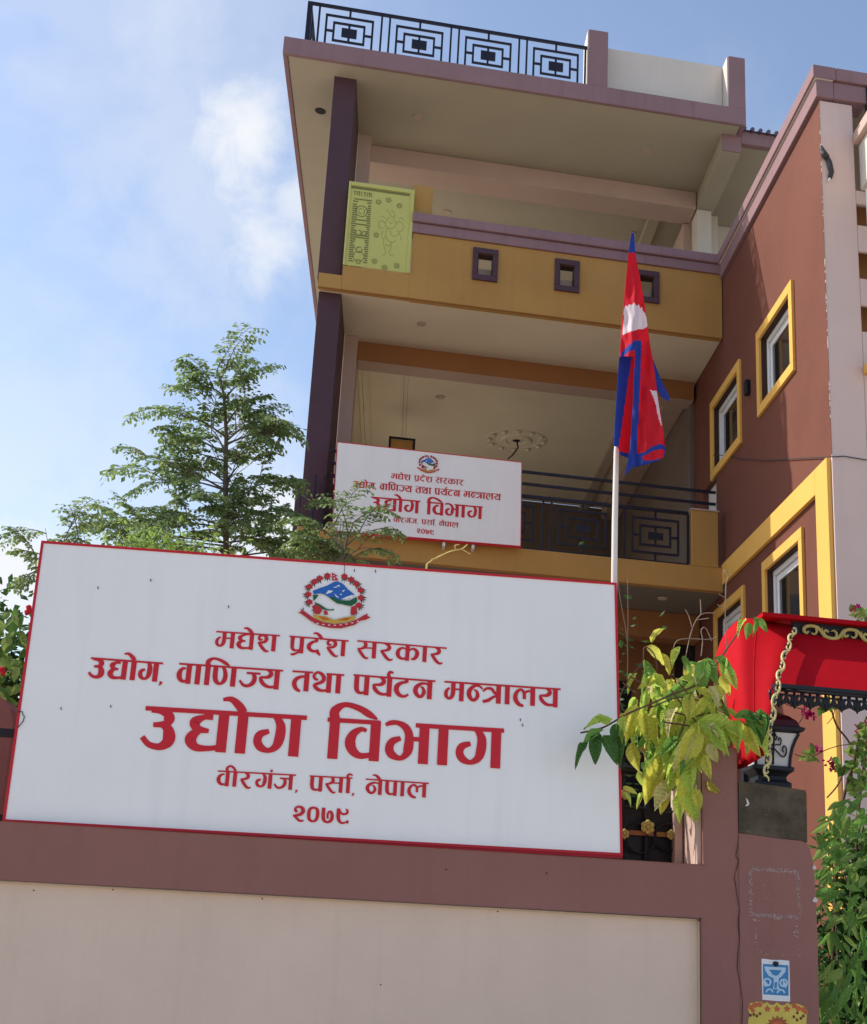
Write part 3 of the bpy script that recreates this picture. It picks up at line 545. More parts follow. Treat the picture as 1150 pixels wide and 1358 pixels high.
# ================================================================== Devanagari lettering (hand drawn strokes: x, y, width in stem heights)
ST=(( (0,.97,.25),(0,0,.25)),)
GL={
'U':(.95,[((.22,.90,.10),(.45,.885,.12),(.63,.83,.22),(.68,.72,.27),(.60,.60,.17),(.30,.56,.11)),((.50,.575,.10),(.66,.50,.22),(.735,.33,.29),(.71,.17,.27),(.52,.05,.17),(.25,.09,.14),(.06,.26,.13))]),
'DY':(1.1,[((.56,.97,.22),(.56,.76,.22)),((.60,.83,.10),(.42,.80,.14),(.25,.68,.25),(.34,.53,.18),(.60,.49,.10)),((.40,.50,.12),(.26,.40,.22),(.19,.25,.27),(.33,.09,.19),(.62,.075,.13),(.92,.13,.12)),((.93,.97,.25),(.93,0,.25))]),
'DH':(1.0,[((.50,.88,.10),(.30,.82,.14),(.17,.68,.24),(.28,.53,.16),(.52,.50,.10)),((.34,.50,.12),(.18,.40,.22),(.13,.25,.26),(.28,.09,.18),(.55,.08,.13),(.85,.13,.12)),((.86,.97,.24),(.86,0,.24)),((.50,.90,.09),(.86,.92,.06))]),
'A':(.25,[((.125,.97,.25),(.125,0,.25))]),
'G':(1.22,[((.50,.97,.10),(.62,.86,.17),(.70,.68,.23),(.68,.38,.24),(.60,.20,.18),(.43,.11,.12),(.24,.18,.19),(.155,.33,.20),(.21,.49,.18),(.42,.575,.11)),((1.06,.97,.25),(1.06,0,.25))]),
'V':(.90,[((.54,.73,.09),(.40,.76,.12),(.22,.63,.20),(.155,.42,.26),(.24,.22,.22),(.44,.11,.15),(.76,.17,.12)),((.76,.97,.25),(.76,0,.25))]),
'BH':(1.15,[((.03,.90,.08),(.14,.96,.12),(.32,.975,.12),(.52,.88,.18),(.625,.68,.21),(.62,.36,.24),(.56,.20,.17),(.42,.11,.12),(.22,.19,.20),(.15,.34,.21),(.22,.51,.18),(.42,.60,.11)),((.62,.60,.11),(.95,.60,.11)),((1.0,.97,.25),(1.0,0,.25))]),
'M':(1.0,[((.45,.97,.23),(.45,.45,.23),(.40,.22,.20),(.25,.10,.12),(.11,.25,.19),(.12,.48,.17),(.27,.66,.09)),((.45,.60,.09),(.88,.60,.09)),((.87,.97,.24),(.87,0,.24))]),
'SH':(1.15,[((.33,.66,.09),(.16,.66,.15),(.12,.80,.16),(.25,.93,.12),(.48,.88,.18),(.55,.70,.23),(.42,.52,.16),(.08,.47,.11)),((.10,.49,.12),(.25,.30,.19),(.42,.10,.19),(.60,-.03,.13),(.74,.02,.07)),((1.0,.97,.25),(1.0,0,.25))]),
'P':(.82,[((.14,.97,.24),(.14,.45,.25),(.20,.20,.22),(.38,.10,.14),(.68,.17,.13)),((.68,.97,.25),(.68,0,.25))]),
'PR':(.85,[((.14,.97,.24),(.14,.45,.22),(.20,.22,.18),(.38,.16,.12),(.70,.22,.11)),((.70,.97,.25),(.70,0,.25)),((.66,.13,.12),(.40,-.02,.13),(.22,-.10,.14),(.08,-.08,.09))]),
'D':(.9,[((.55,.97,.20),(.55,.80,.20)),((.60,.80,.12),(.36,.75,.16),(.16,.56,.23),(.15,.36,.24),(.32,.20,.18),(.58,.20,.15),(.66,.30,.13)),((.60,.26,.20),(.66,.12,.20),(.80,-.04,.10))]),
'S':(1.15,[((.42,.97,.16),(.50,.82,.22),(.46,.68,.20),(.28,.56,.14),(.05,.53,.09)),((.06,.55,.11),(.20,.36,.18),(.38,.12,.18),(.56,-.02,.13),(.70,.03,.07)),((.45,.62,.09),(1.0,.62,.09)),((1.0,.97,.25),(1.0,0,.25))]),
'R':(.92,[((.30,.97,.10),(.52,.88,.18),(.60,.72,.23),(.46,.57,.17),(.10,.50,.10)),((.10,.53,.12),(.26,.34,.19),(.46,.10,.19),(.66,-.03,.14),(.84,.04,.08))]),
'K':(1.45,[((.62,.72,.09),(.40,.78,.12),(.20,.64,.20),(.14,.42,.25),(.22,.22,.22),(.42,.11,.15),(.72,.17,.12)),((.72,.97,.25),(.72,0,.25)),((.76,.58,.11),(.95,.74,.12),(1.15,.74,.16),(1.30,.56,.24),(1.27,.32,.24),(1.12,.14,.17),(.95,.14,.10))]),
'NN':(1.15,[((.14,.97,.23),(.14,.42,.24),(.24,.18,.20),(.42,.11,.13),(.58,.28,.22),(.62,.55,.22),(.55,.82,.17),(.44,.94,.09)),((1.0,.97,.25),(1.0,0,.25))]),
'JH':(.95,[((.35,.73,.11),(1.0,.73,.11)),((.66,.73,.16),(.74,.50,.22),(.68,.26,.22),(.48,.10,.16),(.24,.12,.15),(.05,.34,.11))]),
'Y':(1.07,[((.38,.97,.10),(.58,.86,.18),(.60,.70,.22),(.42,.58,.16),(.08,.57,.09)),((.08,.58,.12),(.16,.36,.20),(.36,.17,.18),(.62,.10,.14),(.92,.15,.12)),((.92,.97,.25),(.92,0,.25))]),
'T':(.88,[((.74,.72,.11),(.50,.73,.14),(.24,.60,.19),(.14,.38,.23),(.24,.12,.20),(.46,-.02,.11)),((.74,.97,.25),(.74,0,.25))]),
'TH':(1.05,[((.33,.62,.09),(.17,.66,.15),(.10,.82,.15),(.24,.99,.12),(.48,.93,.17),(.62,.72,.21),(.52,.52,.17),(.12,.36,.13)),((.12,.38,.16),(.28,.18,.19),(.55,.09,.14),(.90,.14,.12)),((.90,.97,.25),(.90,0,.25))]),
'RY':(1.07,[((.38,.97,.10),(.58,.86,.18),(.60,.70,.22),(.42,.58,.16),(.08,.57,.09)),((.08,.58,.12),(.16,.36,.20),(.36,.17,.18),(.62,.10,.14),(.92,.15,.12)),((.92,.97,.25),(.92,0,.25)),((.90,.98,.18),(.84,1.12,.17),(.92,1.25,.15),(1.10,1.22,.10))]),
'TT':(.90,[((.68,.97,.20),(.68,.76,.20)),((.68,.78,.11),(.42,.75,.16),(.18,.58,.24),(.14,.36,.25),(.30,.14,.20),(.58,.06,.14),(.82,.18,.11)),]),
'N':(1.0,[((.88,.66,.11),(.66,.78,.11),(.40,.76,.15),(.17,.58,.22),(.13,.35,.24),(.28,.13,.18),(.46,.13,.16),(.57,.34,.20),(.50,.55,.13),(.38,.60,.07)),((.86,.97,.25),(.86,0,.25))]),
'NH':(.85,[((.84,.70,.10),(.66,.84,.11),(.42,.84,.15),(.17,.62,.22),(.13,.36,.24),(.28,.13,.18),(.46,.13,.16),(.59,.34,.20),(.52,.57,.13),(.38,.63,.07))]),
'TR':(1.0,[((.02,.58,.10),(.20,.74,.13),(.46,.74,.15),(.60,.58,.15),(.80,.42,.14)),((.86,.40,.10),(.60,.34,.13),(.30,.14,.17),(.02,.06,.15)),((.84,.97,.25),(.84,0,.25))]),
'L':(1.15,[((.55,-.03,.12),(.32,.04,.20),(.14,.30,.24),(.17,.60,.20),(.36,.80,.13),(.52,.72,.15),(.58,.55,.17),(.58,.32,.17)),((.60,.62,.12),(.74,.74,.12),(1.0,.74,.10)),((1.0,.97,.25),(1.0,0,.25))]),
'J':(1.25,[((.38,.72,.11),(1.05,.72,.11)),((.66,.72,.16),(.74,.50,.21),(.68,.27,.21),(.48,.11,.15),(.24,.12,.15),(.05,.34,.11)),((1.1,.97,.25),(1.1,0,.25))]),
'AR':(.25,[((.125,.97,.25),(.125,0,.25)),((.10,.98,.18),(.06,1.12,.16),(.16,1.25,.14),(.34,1.20,.10))]),
'2':(.80,[((.30,.62,.10),(.20,.66,.20),(.14,.80,.15),(.30,.94,.13),(.55,.88,.20),(.64,.68,.26),(.48,.46,.20),(.04,.34,.13)),((.10,.36,.14),(.28,.20,.17),(.48,.05,.15),(.72,.08,.10))]),
'0':(.80,[((.40,.95,.13),(.64,.82,.20),(.69,.50,.23),(.62,.18,.20),(.40,.06,.13),(.17,.18,.20),(.11,.50,.23),(.16,.82,.20),(.40,.95,.13))]),
'7':(.86,[((.13,.97,.23),(.13,.45,.24),(.20,.18,.21),(.42,.05,.14),(.66,.18,.21),(.73,.45,.22),(.64,.70,.18),(.50,.72,.14),(.42,.55,.15),(.44,.28,.14))]),
'9':(.86,[((.13,.97,.23),(.13,.45,.25),(.22,.18,.20),(.42,.05,.14),(.66,.10,.11),(.80,.18,.14),(.80,.02,.06)),((.16,.88,.18),(.30,.68,.14),(.52,.62,.14),(.72,.70,.16),(.74,.86,.15),(.62,.95,.08))]),
',':(.2,[((.12,.03,.16),(.08,-.10,.10),(.0,-.17,.03))]),
}
EF=((0,.98,.20),(-.12,1.14,.20),(-.32,1.29,.14),(-.52,1.27,.08))      # e / o flag over a stem
IF=((0,.97,.24),(-.02,1.17,.23),(.20,1.34,.13),(.52,1.28,.15),(.78,1.14,.17),(.98,1.03,.05))   # short i arch
IIF=((-.50,.98,.18),(-.56,1.16,.18),(-.40,1.31,.13),(-.18,1.26,.15),(.02,1.02,.16))
# measured lettering: headline runs (start,end), glyph extents in photo px along the headline, stem height in px
LINES=[
('मधेश प्रदेश सरकार',21.7,[((287,836.7),(371.5,842.2)),((384.1,843),(462.6,849.3)),((474.1,849.1),(592.7,858.9))],
 [('M',286.6,312.9),('DH',315.2,337.9,'e',334.8),('SH',341.8,367.6),('PR',385.6,404.4),('D',407.5,428.7,'e',427.0),('SH',432.6,459.5),('S',474.1,500.4),('R',503.7,523.9),('K',525.2,557.1),('A',560.8,567),('R',570.2,589.7)]),
('उद्योग, वाणिज्य तथा पर्यटन मन्त्रालय',26.4,[((121,871.7),(216.7,878.8)),((238,879.1),(375.8,888.5)),((388,889.1),(415.5,890.8)),((433.4,892.7),(456.8,894.3)),((469.1,894.1),(577.7,902.4)),((589.6,903),(743.6,913.1))],
 [('U',119.4,142.1),('DY',144.4,171,),('A',175.2,182,'e',178.8),('G',184.8,211.7),(',',214.3,219.0),('V',236.4,254.8),('A',260.2,268),('A',273.2,280,'i',276.7),('NN',283.1,315.2),('JH',318.3,345.),('Y',344.2,372.3),('T',388,411.5),('TH',414.6,441.2),('A',446,453.5),('P',470.4,490.6),('RY',494.2,521),('TT',523.5,544.7),('N',548.7,574.1),('M',589.6,616.2),('NH',619.6,640.6),('TR',640.6,665.7),('A',669,677.5),('L',680.5,710.8),('Y',714.5,740.4)]),
('उद्योग विभाग',54.7,[((193.6,936.3),(407.5,949.2)),((434.8,951.5),(505,955.9)),((551.7,959.1),(668.7,966.3))],
 [('U',190.6,240),('DY',246.8,307.5),('A',315.8,331,'e',323.4),('G',336.6,402),('A',437.5,452,'i',444.8),('V',458.3,506.5),('BH',510.4,571.5),('A',581.6,596,),('G',602.8,667)]),
('वीरगंज, पर्सा, नेपाल',20.3,[((289.1,1021.7),(392.8,1027.2)),((411,1028.3),(467.6,1031.1)),((485.3,1032.5),(569,1038.2))],
 [('V',288.1,305.4),('A',309.7,315.5,'I',312.4),('R',318.7,336),('G',338.9,362.3,'n',360),('J',364.1,389.5),(',',393.4,396.5),('P',411.7,429),('S',431.8,456),('AR',459.5,465.5),(',',468.3,471.5),('N',485.3,508,'e',504.2),('P',511.1,527.5),('A',531.2,537.5),('L',540.1,566.7)]),
('२०७९',20.9,[],[('2',389.1,406.1),('0',408.3,424.3),('7',427,444.2),('9',447,463.5)]),
]
# the sign face plane: leans back 3 degrees from the wall top
TAU=math.tan(R(3)); SB0,SZ0=-7.46,1.90
def onsign(x,y):
    o=MI@(CAM-O); q=MI@ray(x,y); t=(SB0+TAU*(o[2]-SZ0)-o[1])/(q[1]-TAU*q[2]); p=o+q*t
    return p[0],(p[2]-SZ0)/math.cos(R(3))
def lettering(face,step=.00012):
    """face(s,t,h) -> world point; returns list of (line text, MB)"""
    out=[]; lay=[0]
    cnt=0
    for txt,hpx,runs,gl in LINES:
        mb=MB(); 
        # headline as a function of photo x, from the runs (or a fixed slope for the digits)
        if runs: x0,y0=runs[0][0]; x1,y1=runs[-1][1]
        else: x0,y0,x1,y1=389.1,1068.3,463.5,1072.4
        yh=lambda x: y0+(y1-y0)*(x-x0)/(x1-x0)
        sA,tA=onsign(x0,y0); sB,tB=onsign(x1,y1); sl=(tB-tA)/(sB-sA)
        mid=(x0+x1)/2; hs=onsign(mid,yh(mid))[1]-onsign(mid,yh(mid)+hpx)[1]
        def emit(path,ox,oy,kx):
            nonlocal cnt
            cnt+=1; h=.0034+step*(cnt%7)
            P=catmull(path,5) if len(path)>2 else [path[0],path[1]]
            C=[]
            for (x,y,w) in P: 
                s=ox+x*kx*hs; C.append((s,oy+(y-1)*hs+sl*(s-ox),w*hs))
            Lf,Rt=[],[]
            n=len(C)
            for i in range(n):
                a=C[max(i-1,0)]; b=C[min(i+1,n-1)]; dx,dy=b[0]-a[0],b[1]-a[1]; d=math.hypot(dx,dy) or 1
                nx,ny=-dy/d,dx/d; w=C[i][2]/2
                Lf.append((C[i][0]+nx*w,C[i][1]+ny*w)); Rt.append((C[i][0]-nx*w,C[i][1]-ny*w))
            V0=[face(s,t,h) for s,t in Lf]+[face(s,t,h) for s,t in Rt]
            mb.add(V0,[(i,i+1,n+i+1,n+i) for i in range(n-1)])
        for (p,q_) in runs:
            s0,t0=onsign(*p); s1,t1=onsign(*q_); th=.095*hs if hpx<40 else .11*hs
            cnt+=1; h=.0034+step*7
            mb.add([face(s0,t0-th,h),face(s1,t1-th,h),face(s1,t1,h),face(s0,t0,h)],[(0,1,2,3)])
        for g_ in gl:
            wd,strokes=GL[g_[0]]; xa,xb=g_[1],g_[2]; s0,t0=onsign(xa,yh(xa)); s1,_=onsign(xb,yh(xb))
            kx=(s1-s0)/(wd*hs)
            for st in strokes: emit(st,s0,t0,kx)
            if len(g_)>3:
                xs_=g_[4]; s,t=onsign(xs_,yh(xs_))
                if g_[3]=='e': emit(EF,s,t,1)
                elif g_[3]=='i': emit(IF,s,t,1.06)
                elif g_[3]=='I': emit(IIF,s,t,1)
                elif g_[3]=='n':
                    emit(((-.08,1.17,.12),(0,1.17,.19),(.08,1.17,.12)),s,t,1)
        out.append((txt,mb))
    return out
E0=(380,750); ES=8.846
EMB=[('e_blue',[(310,300),(400,265),(480,240),(560,195),(600,188),(660,215),(720,280),(800,345),(740,365),(690,380),(640,410),(600,400),(560,370),(500,375),(440,340),(400,330),(320,340)]),
('e_white',[(460,340),(490,295),(550,300),(520,322)]),('e_white',[(590,240),(620,230),(630,255)]),('e_white',[(650,300),(690,288),(668,312)]),('e_white',[(560,330),(620,385),(585,372)]),('e_white',[(640,400),(700,372),(780,345),(770,400),(735,380),(720,405),(690,395)]),('e_white',[(540,262),(600,246),(590,262)]),('e_white',[(625,345),(645,330),(650,350)]),
('e_green',[(310,345),(380,348),(345,395),(318,420)]),('e_green',[(500,375),(560,370),(600,400),(640,412),(740,415),(825,370),(830,430),(760,480),(700,470),(650,455),(600,450),(540,410)]),('e_green',[(330,430),(400,462),(470,510),(520,518),(565,512),(550,532),(480,528),(400,510),(340,470)]),
('e_red',[(300,480),(340,460),(400,490),(420,530),(390,575),(330,565)]),('e_red',[(440,530),(478,535),(490,580),(440,582)]),('e_red',[(760,490),(820,470),(830,540),(790,590),(750,570)]),
('e_yellow',[(310,570),(390,590),(470,600),(560,640),(640,620),(740,600),(820,600),(800,640),(700,670),(560,685),(420,660),(330,620)]),
('e_orange',[(370,595),(450,608),(520,640),(430,645)]),('e_orange',[(600,645),(680,620),(770,612),(700,650)]),
('e_red',[(165,510),(240,560),(330,625),(430,670),(550,690),(700,680),(820,640),(900,590),(955,565),(950,595),(990,610),(930,640),(870,650),(800,700),(640,740),(520,735),(400,710),(300,665),(230,610),(180,575),(135,550),(175,545)]),
('e_red',[(535,85),(605,127),(572,130),(615,178),(535,178)]),('e_white',[(548,115),(568,122),(550,128)]),('e_white',[(548,148),(575,150),(562,165)])]
for i in range(9):
    t=i/8; x=300+t*540; y=668+42*math.sin(math.pi*t)**1.0-8*t; EMB.append(('e_white',[(x-14,y-7),(x+12,y-5),(x+10,y+4),(x-12,y+3)]) )
def emblem_polys():
    out=[]
    for fx,fy,dx in [(480,120,-.2),(390,150,-.5),(330,190,-.8),(270,250,-1),(255,340,-1),(270,430,-1),(350,505,-.3)]+[(680,130,.2),(760,165,.5),(820,215,.8),(870,290,1),(875,380,1),(850,470,1),(790,535,.3)]:
        for k in range(4):
            A=math.atan2(.9,dx)+(-.75+.5*k); l=74
            c_,s_=math.cos(A),math.sin(A); px,py=-s_*11,c_*11
            out.append(('e_dark',[(fx+c_*20+px,fy+s_*20+py),(fx+c_*l,fy+s_*l),(fx+c_*20-px,fy+s_*20-py)]))
        out.append(('e_red',[(fx+(44 if j%2 else 34)*math.cos(j*math.pi/6),fy+(38 if j%2 else 28)*math.sin(j*math.pi/6)) for j in range(12)]))
    return out+EMB
def emblem(face,parent):
    groups={}
    for i,(mt,poly) in enumerate(emblem_polys()):
        mb=groups.setdefault(mt,MB()); h=.0030+.00006*i
        P=[face(*onsign(E0[0]+x/ES,E0[1]+y/ES),h) for x,y in poly]
        tri=tessellate_polygon([[Vector(p) for p in P]]); mb.add(P,[tuple(t) for t in tri])
    big=MB(); mats=list(groups)
    for k,mt in enumerate(mats):
        g_=groups[mt]; big.add(g_.v,g_.f,k)
    return big.build('printed_emblem',[M[k] for k in mats],parent)
def sign(name,loc,label,face,quad,corner_h,th,fr):
    S_=thing(name,loc,label,'sign')
    (a0,b0),(a1,b1),(a2,b2),(a3,b3)=quad   # bl br tr tl in sign coordinates
    mb=MB()
    # face sheet as a slightly rippled grid
    nx,ny=150,10; vs=[]; rip=lambda u: .0016*math.exp(-((u-.325)/.010)**2)-.0014*math.exp(-((u-.365)/.02)**2)+.0014*math.exp(-((u-.86)/.008)**2)-.0012*math.exp(-((u-.68)/.012)**2)+.0006*math.sin(u*37)+.0004*math.sin(u*91)
    for j in range(ny+1):
        for i in range(nx+1):
            u,v=i/nx,j/ny; s=(a0*(1-u)+a1*u)*(1-v)+(a3*(1-u)+a2*u)*v; t=(b0*(1-u)+b1*u)*(1-v)+(b3*(1-u)+b2*u)*v
            vs.append(face(s,t,rip(u)*math.sin(math.pi*min(1,v*1.3+.1)) if 0<i<nx else 0))
    fs=[(j*(nx+1)+i,j*(nx+1)+i+1,(j+1)*(nx+1)+i+1,(j+1)*(nx+1)+i) for j in range(ny) for i in range(nx)]
    mb.add(vs,fs); mb.build('sign_face',M['signwhite'],S_,smooth=True)
    back=MB(); db=.014 if th>.0 and b0>-.1 and b0<.1 else 0; Q=[face(a0,b0-db,-.004),face(a1,b1-db,-.004),face(a2,b2,-.004),face(a3,b3,-.004)]; Q2=[face(a0,b0-db,-th),face(a1,b1-db,-th),face(a2,b2,-th),face(a3,b3,-th)]
    back.add(Q+Q2,[(0,1,2,3),(7,6,5,4),(0,4,5,1),(1,5,6,2),(2,6,7,3),(3,7,4,0)]); back.build('sign_box',M['signred'],S_)
    rim=MB(); C=[(a0,b0),(a1,b1),(a2,b2),(a3,b3)]; cx_=sum(c[0] for c in C)/4; cy_=sum(c[1] for c in C)/4
    w=fr
    inn=[(c[0]+(w if c[0]<cx_ else -w),c[1]+(w if c[1]<cy_ else -w)) for c in C]
    for i in range(4):
        j=(i+1)%4; p=[face(*C[i],.004),face(*C[j],.004),face(*inn[j],.004),face(*inn[i],.004)]; q_=[face(*C[i],-.004),face(*C[j],-.004),face(*inn[j],-.0),face(*inn[i],-.0)]
        rim.add(p+q_,[(0,1,2,3),(0,4,5,1),(2,6,7,3)])
    rim.build('sign_rim',M['signred'],S_)
    for txt,mb in lettering(face):
        o=mb.build('sign_lettering',M['textred'],S_); o['label']='red printed line reading '+txt
    emblem(face,S_)
    return S_
nrm_off=V.copy()  # towards the back
ct,stt=math.cos(R(3)),math.sin(R(3))
def face_big(s,t,h): return W(s,SB0+t*stt-h,SZ0+t*ct)
BLq,BRq,TRq,TLq=onsign(3,1090),onsign(826,1135),onsign(818,773),onsign(55,717)
big=sign('large_sign',W(.9,-7.4,1.9),'large white sign with red Devanagari lettering and emblem, standing on the wall',face_big,[BLq,BRq,TRq,TLq],0,.05,.013)
# map big sign coordinates to the small sign on the balcony
cA=((BLq[0]+BRq[0])/2,(BLq[1]+TLq[1]+BRq[1]+TRq[1])/4)
k=2.117/3.045
def face_small(s,t,h): return W(1.439+(s-cA[0])*k,-.155-h*1.0,6.012+(t-cA[1])*k*1.03-.0)
def inv(a,z): return ((a-1.439)/k+cA[0],(z-6.012)/(k*1.03)+cA[1])
small=sign('small_sign',W(1.4,-.15,5.5),'smaller white sign with the same red lettering, hung on the first floor balcony railing',face_small,[inv(.39,5.485),inv(2.509,5.523),inv(2.488,6.520),inv(.371,6.520)],0,.05,.012)
mb=MB()
for (x,y) in ((.5,5.47),(1.95,5.48),(1.62,5.475)): mb.box(x,x+.03,-.15,.0,y-.03,y+.012)
mb.build('bracket',M['plastic'],small)
# sign supports + small cable loop on the large one
mb=MB()
for a in (-.3,.9,2.1): mb.tube([W(a,-7.40,1.88),W(a,-7.33,3.2)],.02,6); mb.tube([W(a,-7.36,2.9),W(a,-6.95,.1)],.018,6)
mb.build('sign_support',M['iron'],big)
mb=MB(); mb.tube([face_big(*onsign(x,y),.006) for x,y in((24,944),(30,944),(31,949),(33,950),(31,957),(26,963),(24,965))],.0022,5); 
for (x,y) in((130,780),(402,808),(303,805),(147,937),(81,940),(200,770),(470,757),(498,758),(690,955),(693,962)): mb.tube([face_big(*onsign(x,y-2),.004),face_big(*onsign(x+.4,y+1.5),.004)],.0022,5)
mb.tube([face_big(*onsign(x,y),.004) for x,y in((457,748),(457,760),(456.5,768))],.0012,4)
mb.build('loose_wire',M['iron'],big)
# ================================================================== flagpole and flag
def lerp(p,q,t): return tuple(p[i]+(q[i]-p[i])*t for i in range(len(p)))
pole=MB(); pp=[at(x,y,-7.265) for x,y in((811,1100),(813,900),(814.6,773),(815.6,690),(817.5,600),(823,520),(829,430),(834,360),(838,325),(839,312))]
pole.tube([W(*p) for p in pp],[.018,.018,.0175,.017,.015,.010,.009,.008,.005,.004],12); po=pole.build('flagpole',M['pole'],base=W(2.39,-7.3,1.9),smooth=True)
tag(po,'slender pale flagpole rising behind the right end of the large sign','flagpole')
FX,FY,FS=790,300,3.99
def inpoly(x,y,P):
    c=False; j=len(P)-1
    for i in range(len(P)):
        if ((P[i][1]>y)!=(P[j][1]>y)) and (x<(P[j][0]-P[i][0])*(y-P[i][1])/(P[j][1]-P[i][1])+P[i][0]): c=not c
        j=i
    return c
def interp(T,y):
    for i in range(len(T)-1):
        if T[i][0]<=y<=T[i+1][0]: return T[i][1]+(T[i+1][1]-T[i][1])*(y-T[i][0])/(T[i+1][0]-T[i][0])
    return T[-1][1] if y>T[-1][0] else T[0][1]
def sheet(left,right,ya,yb,cols,depth,b,nx=34,st=5.0):
    """cloth sheet between two edge curves (y,x); cols(x,y)->material index"""
    mb=MB(); ny=int((yb-ya)/st); vs=[]; xy=[]
    for j in range(ny+1):
        y=ya+(yb-ya)*j/ny; xl,xr=interp(left,y),interp(right,y)
        for i in range(nx+1):
            x=xl+(xr-xl)*i/nx; 
            X=x+ 3*math.sin(y*.021+i*.3); p=at(FX+x/FS,FY+y/FS,b+depth((x-140)/200,y)); vs.append(W(*p)); xy.append((x,y))
    for j in range(ny):
        for i in range(nx):
            q_=(j*(nx+1)+i,j*(nx+1)+i+1,(j+1)*(nx+1)+i+1,(j+1)*(nx+1)+i)
            cx_=sum(xy[k_][0] for k_ in q_)/4; cy_=sum(xy[k_][1] for k_ in q_)/4
            k0=len(mb.v)
            mb.f.append(q_); mb.mi.append(cols(cx_,cy_))
    mb.v=vs; return mb
fl=thing('national_flag',W(2.47,-7.3,4.0),'red and blue double-pennant national flag hanging limp from the pole','flag')
fm=[M['flagred'],M['flagblue'],M['flagwhite']]
moon=[(150,440),(158,418),(170,428),(178,412),(190,420),(203,403),(215,422),(228,414),(235,436),(248,428),(250,450),(262,462),(268,490),(275,530),(250,545),(215,548),(180,560),(145,575),(147,520)]
star=[(288,868),(322,872),(335,950),(348,1060),(330,1010),(318,945),(305,905)]
def c_front(x,y):
    if y<138: return 1
    if inpoly(x,y,moon): return 2
    if inpoly(x,y,star): return 2
    yh=interp([(0,0),(1,0)],0)
    hem=[(126,712),(133,672),(165,640),(205,605),(240,603),(242,640),(232,900),(218,1185),(224,1232),(160,1325),(148,1300),(182,1180),(200,900),(208,655),(180,662),(150,690)]
    if inpoly(x,y,hem): return 1
    if y>1150 and y>interp_x([(205,1205),(250,1200),(300,1165),(345,1150),(375,1170)],x): 
        if inpoly(x,y,[(245,1222),(300,1190),(350,1178),(365,1190),(360,1225),(300,1238),(255,1238)]): return 0
        return 1
    return 0
def interp_x(T,x):
    for i in range(len(T)-1):
        if T[i][0]<=x<=T[i+1][0]: return T[i][1]+(T[i+1][1]-T[i][1])*(x-T[i][0])/(T[i+1][0]-T[i][0])
    return T[0][1] if x<T[0][0] else T[-1][1]
Lf=[(35,190),(140,174),(300,158),(450,145),(600,133),(690,127),(705,205),(900,200),(1180,182),(1315,155)]
Rt=[(35,203),(140,209),(280,236),(400,257),(500,270),(600,284),(700,302),(850,322),(1000,345),(1120,362),(1170,372),(1215,370),(1240,330),(1262,262),(1280,190),(1318,158)]
def dfront(u,y):
    A=min(1,max(0,(y-60)/500)); return -.035*math.cos((u-.45)*3.0)*A+.020*math.sin(u*9+y*.004)*A+.007*math.sin(u*21+y*.009)*A+.004*math.sin(u*33-y*.021+1.3)*A+.003*math.sin(u*14+y*.05)*A
upper=sheet([(y,x) for y,x in Lf[:6]],Rt,35,690,c_front,dfront,-7.40)
upper.build('flag_cloth',fm,fl,smooth=True)
lower=sheet([(690,205),(900,200),(1180,182),(1318,154)],Rt,690.5,1316,c_front,dfront,-7.40,nx=40,st=4.0)
lower.build('flag_cloth',fm,fl,smooth=True)
L2=[(640,140),(700,124),(860,113),(1060,100),(1165,94),(1168,118),(1212,130),(1240,210)]
R2=[(640,240),(1240,235)]
def c_back(x,y):
    if x<interp([(640,200),(760,182),(900,160),(1060,138),(1165,122),(1200,118)],y): return 1
    return 1 if y>interp_x([(120,1190),(240,1215)],x) else 0
sheet(L2,R2,640,1238,c_back,lambda u,y:.02*u+.010*math.sin(u*12),-7.345,nx=24).build('flag_cloth',fm,fl,smooth=True)
tri=sheet([(690,285),(840,312),(905,350),(925,385)],[(690,299),(800,340),(900,388),(925,392)],690,925,lambda x,y:1,lambda u,y:.02*math.sin(u*5),-7.29,nx=10); tri.build('flag_cloth',fm,fl,smooth=True)
for o in list(fl.children):
    s=o.modifiers.new('thick','SOLIDIFY'); s.thickness=.0015
# ================================================================== iron gate between sign and pillar
G=thing('iron_gate',W(2.65,-7.05,0),'black iron gate with gold flower bosses between the large sign and the pillar','gate')
GBB=-7.05
def gp(x,y): p=at(x,y,GBB); return p[0],p[2]
def gbar(mb,x0,y0,x1,y1,w,b=GBB): mb.tube([W(*at(x0,y0,b)),W(*at(x1,y1,b))],w/2,6)
mb=MB()
for (q) in ((760,1012,906,1028,.045),(760,1018,906,1034,.02),(859,1018,857,1140,.03),(826,1005,826,1140,.02),(906,1020,905,1142,.03),(760,1064,858,1072,.012)): gbar(mb,*q)
mb.build('gate_frame',M['iron'],G)
a0,z0=gp(700,1060); a1,z1=gp(906,1079)
bx('gate_sheet','iron',(a0,a1,GBB+.02,GBB+.03,.1,z1+.03),parent=G,bevel=0)
mb=MB()
for cx_,cy_,r in((886,1062,16),(886,1110,18),(850,1112,20)):
    C=[atw(cx_+r*math.cos(t*.3142),cy_+r*math.sin(t*.3142),GBB-.01) for t in range(21)]; mb.tube(C,.007,5,cap=False)
mb.build('gate_scroll',M['iron'],G)
bx('gate_rail','brownbeam',(gp(700,1100)[0],gp(900,1108)[0],GBB-.01,GBB+.015,gp(880,1110)[1],gp(880,1104)[1]),parent=G,bevel=0)
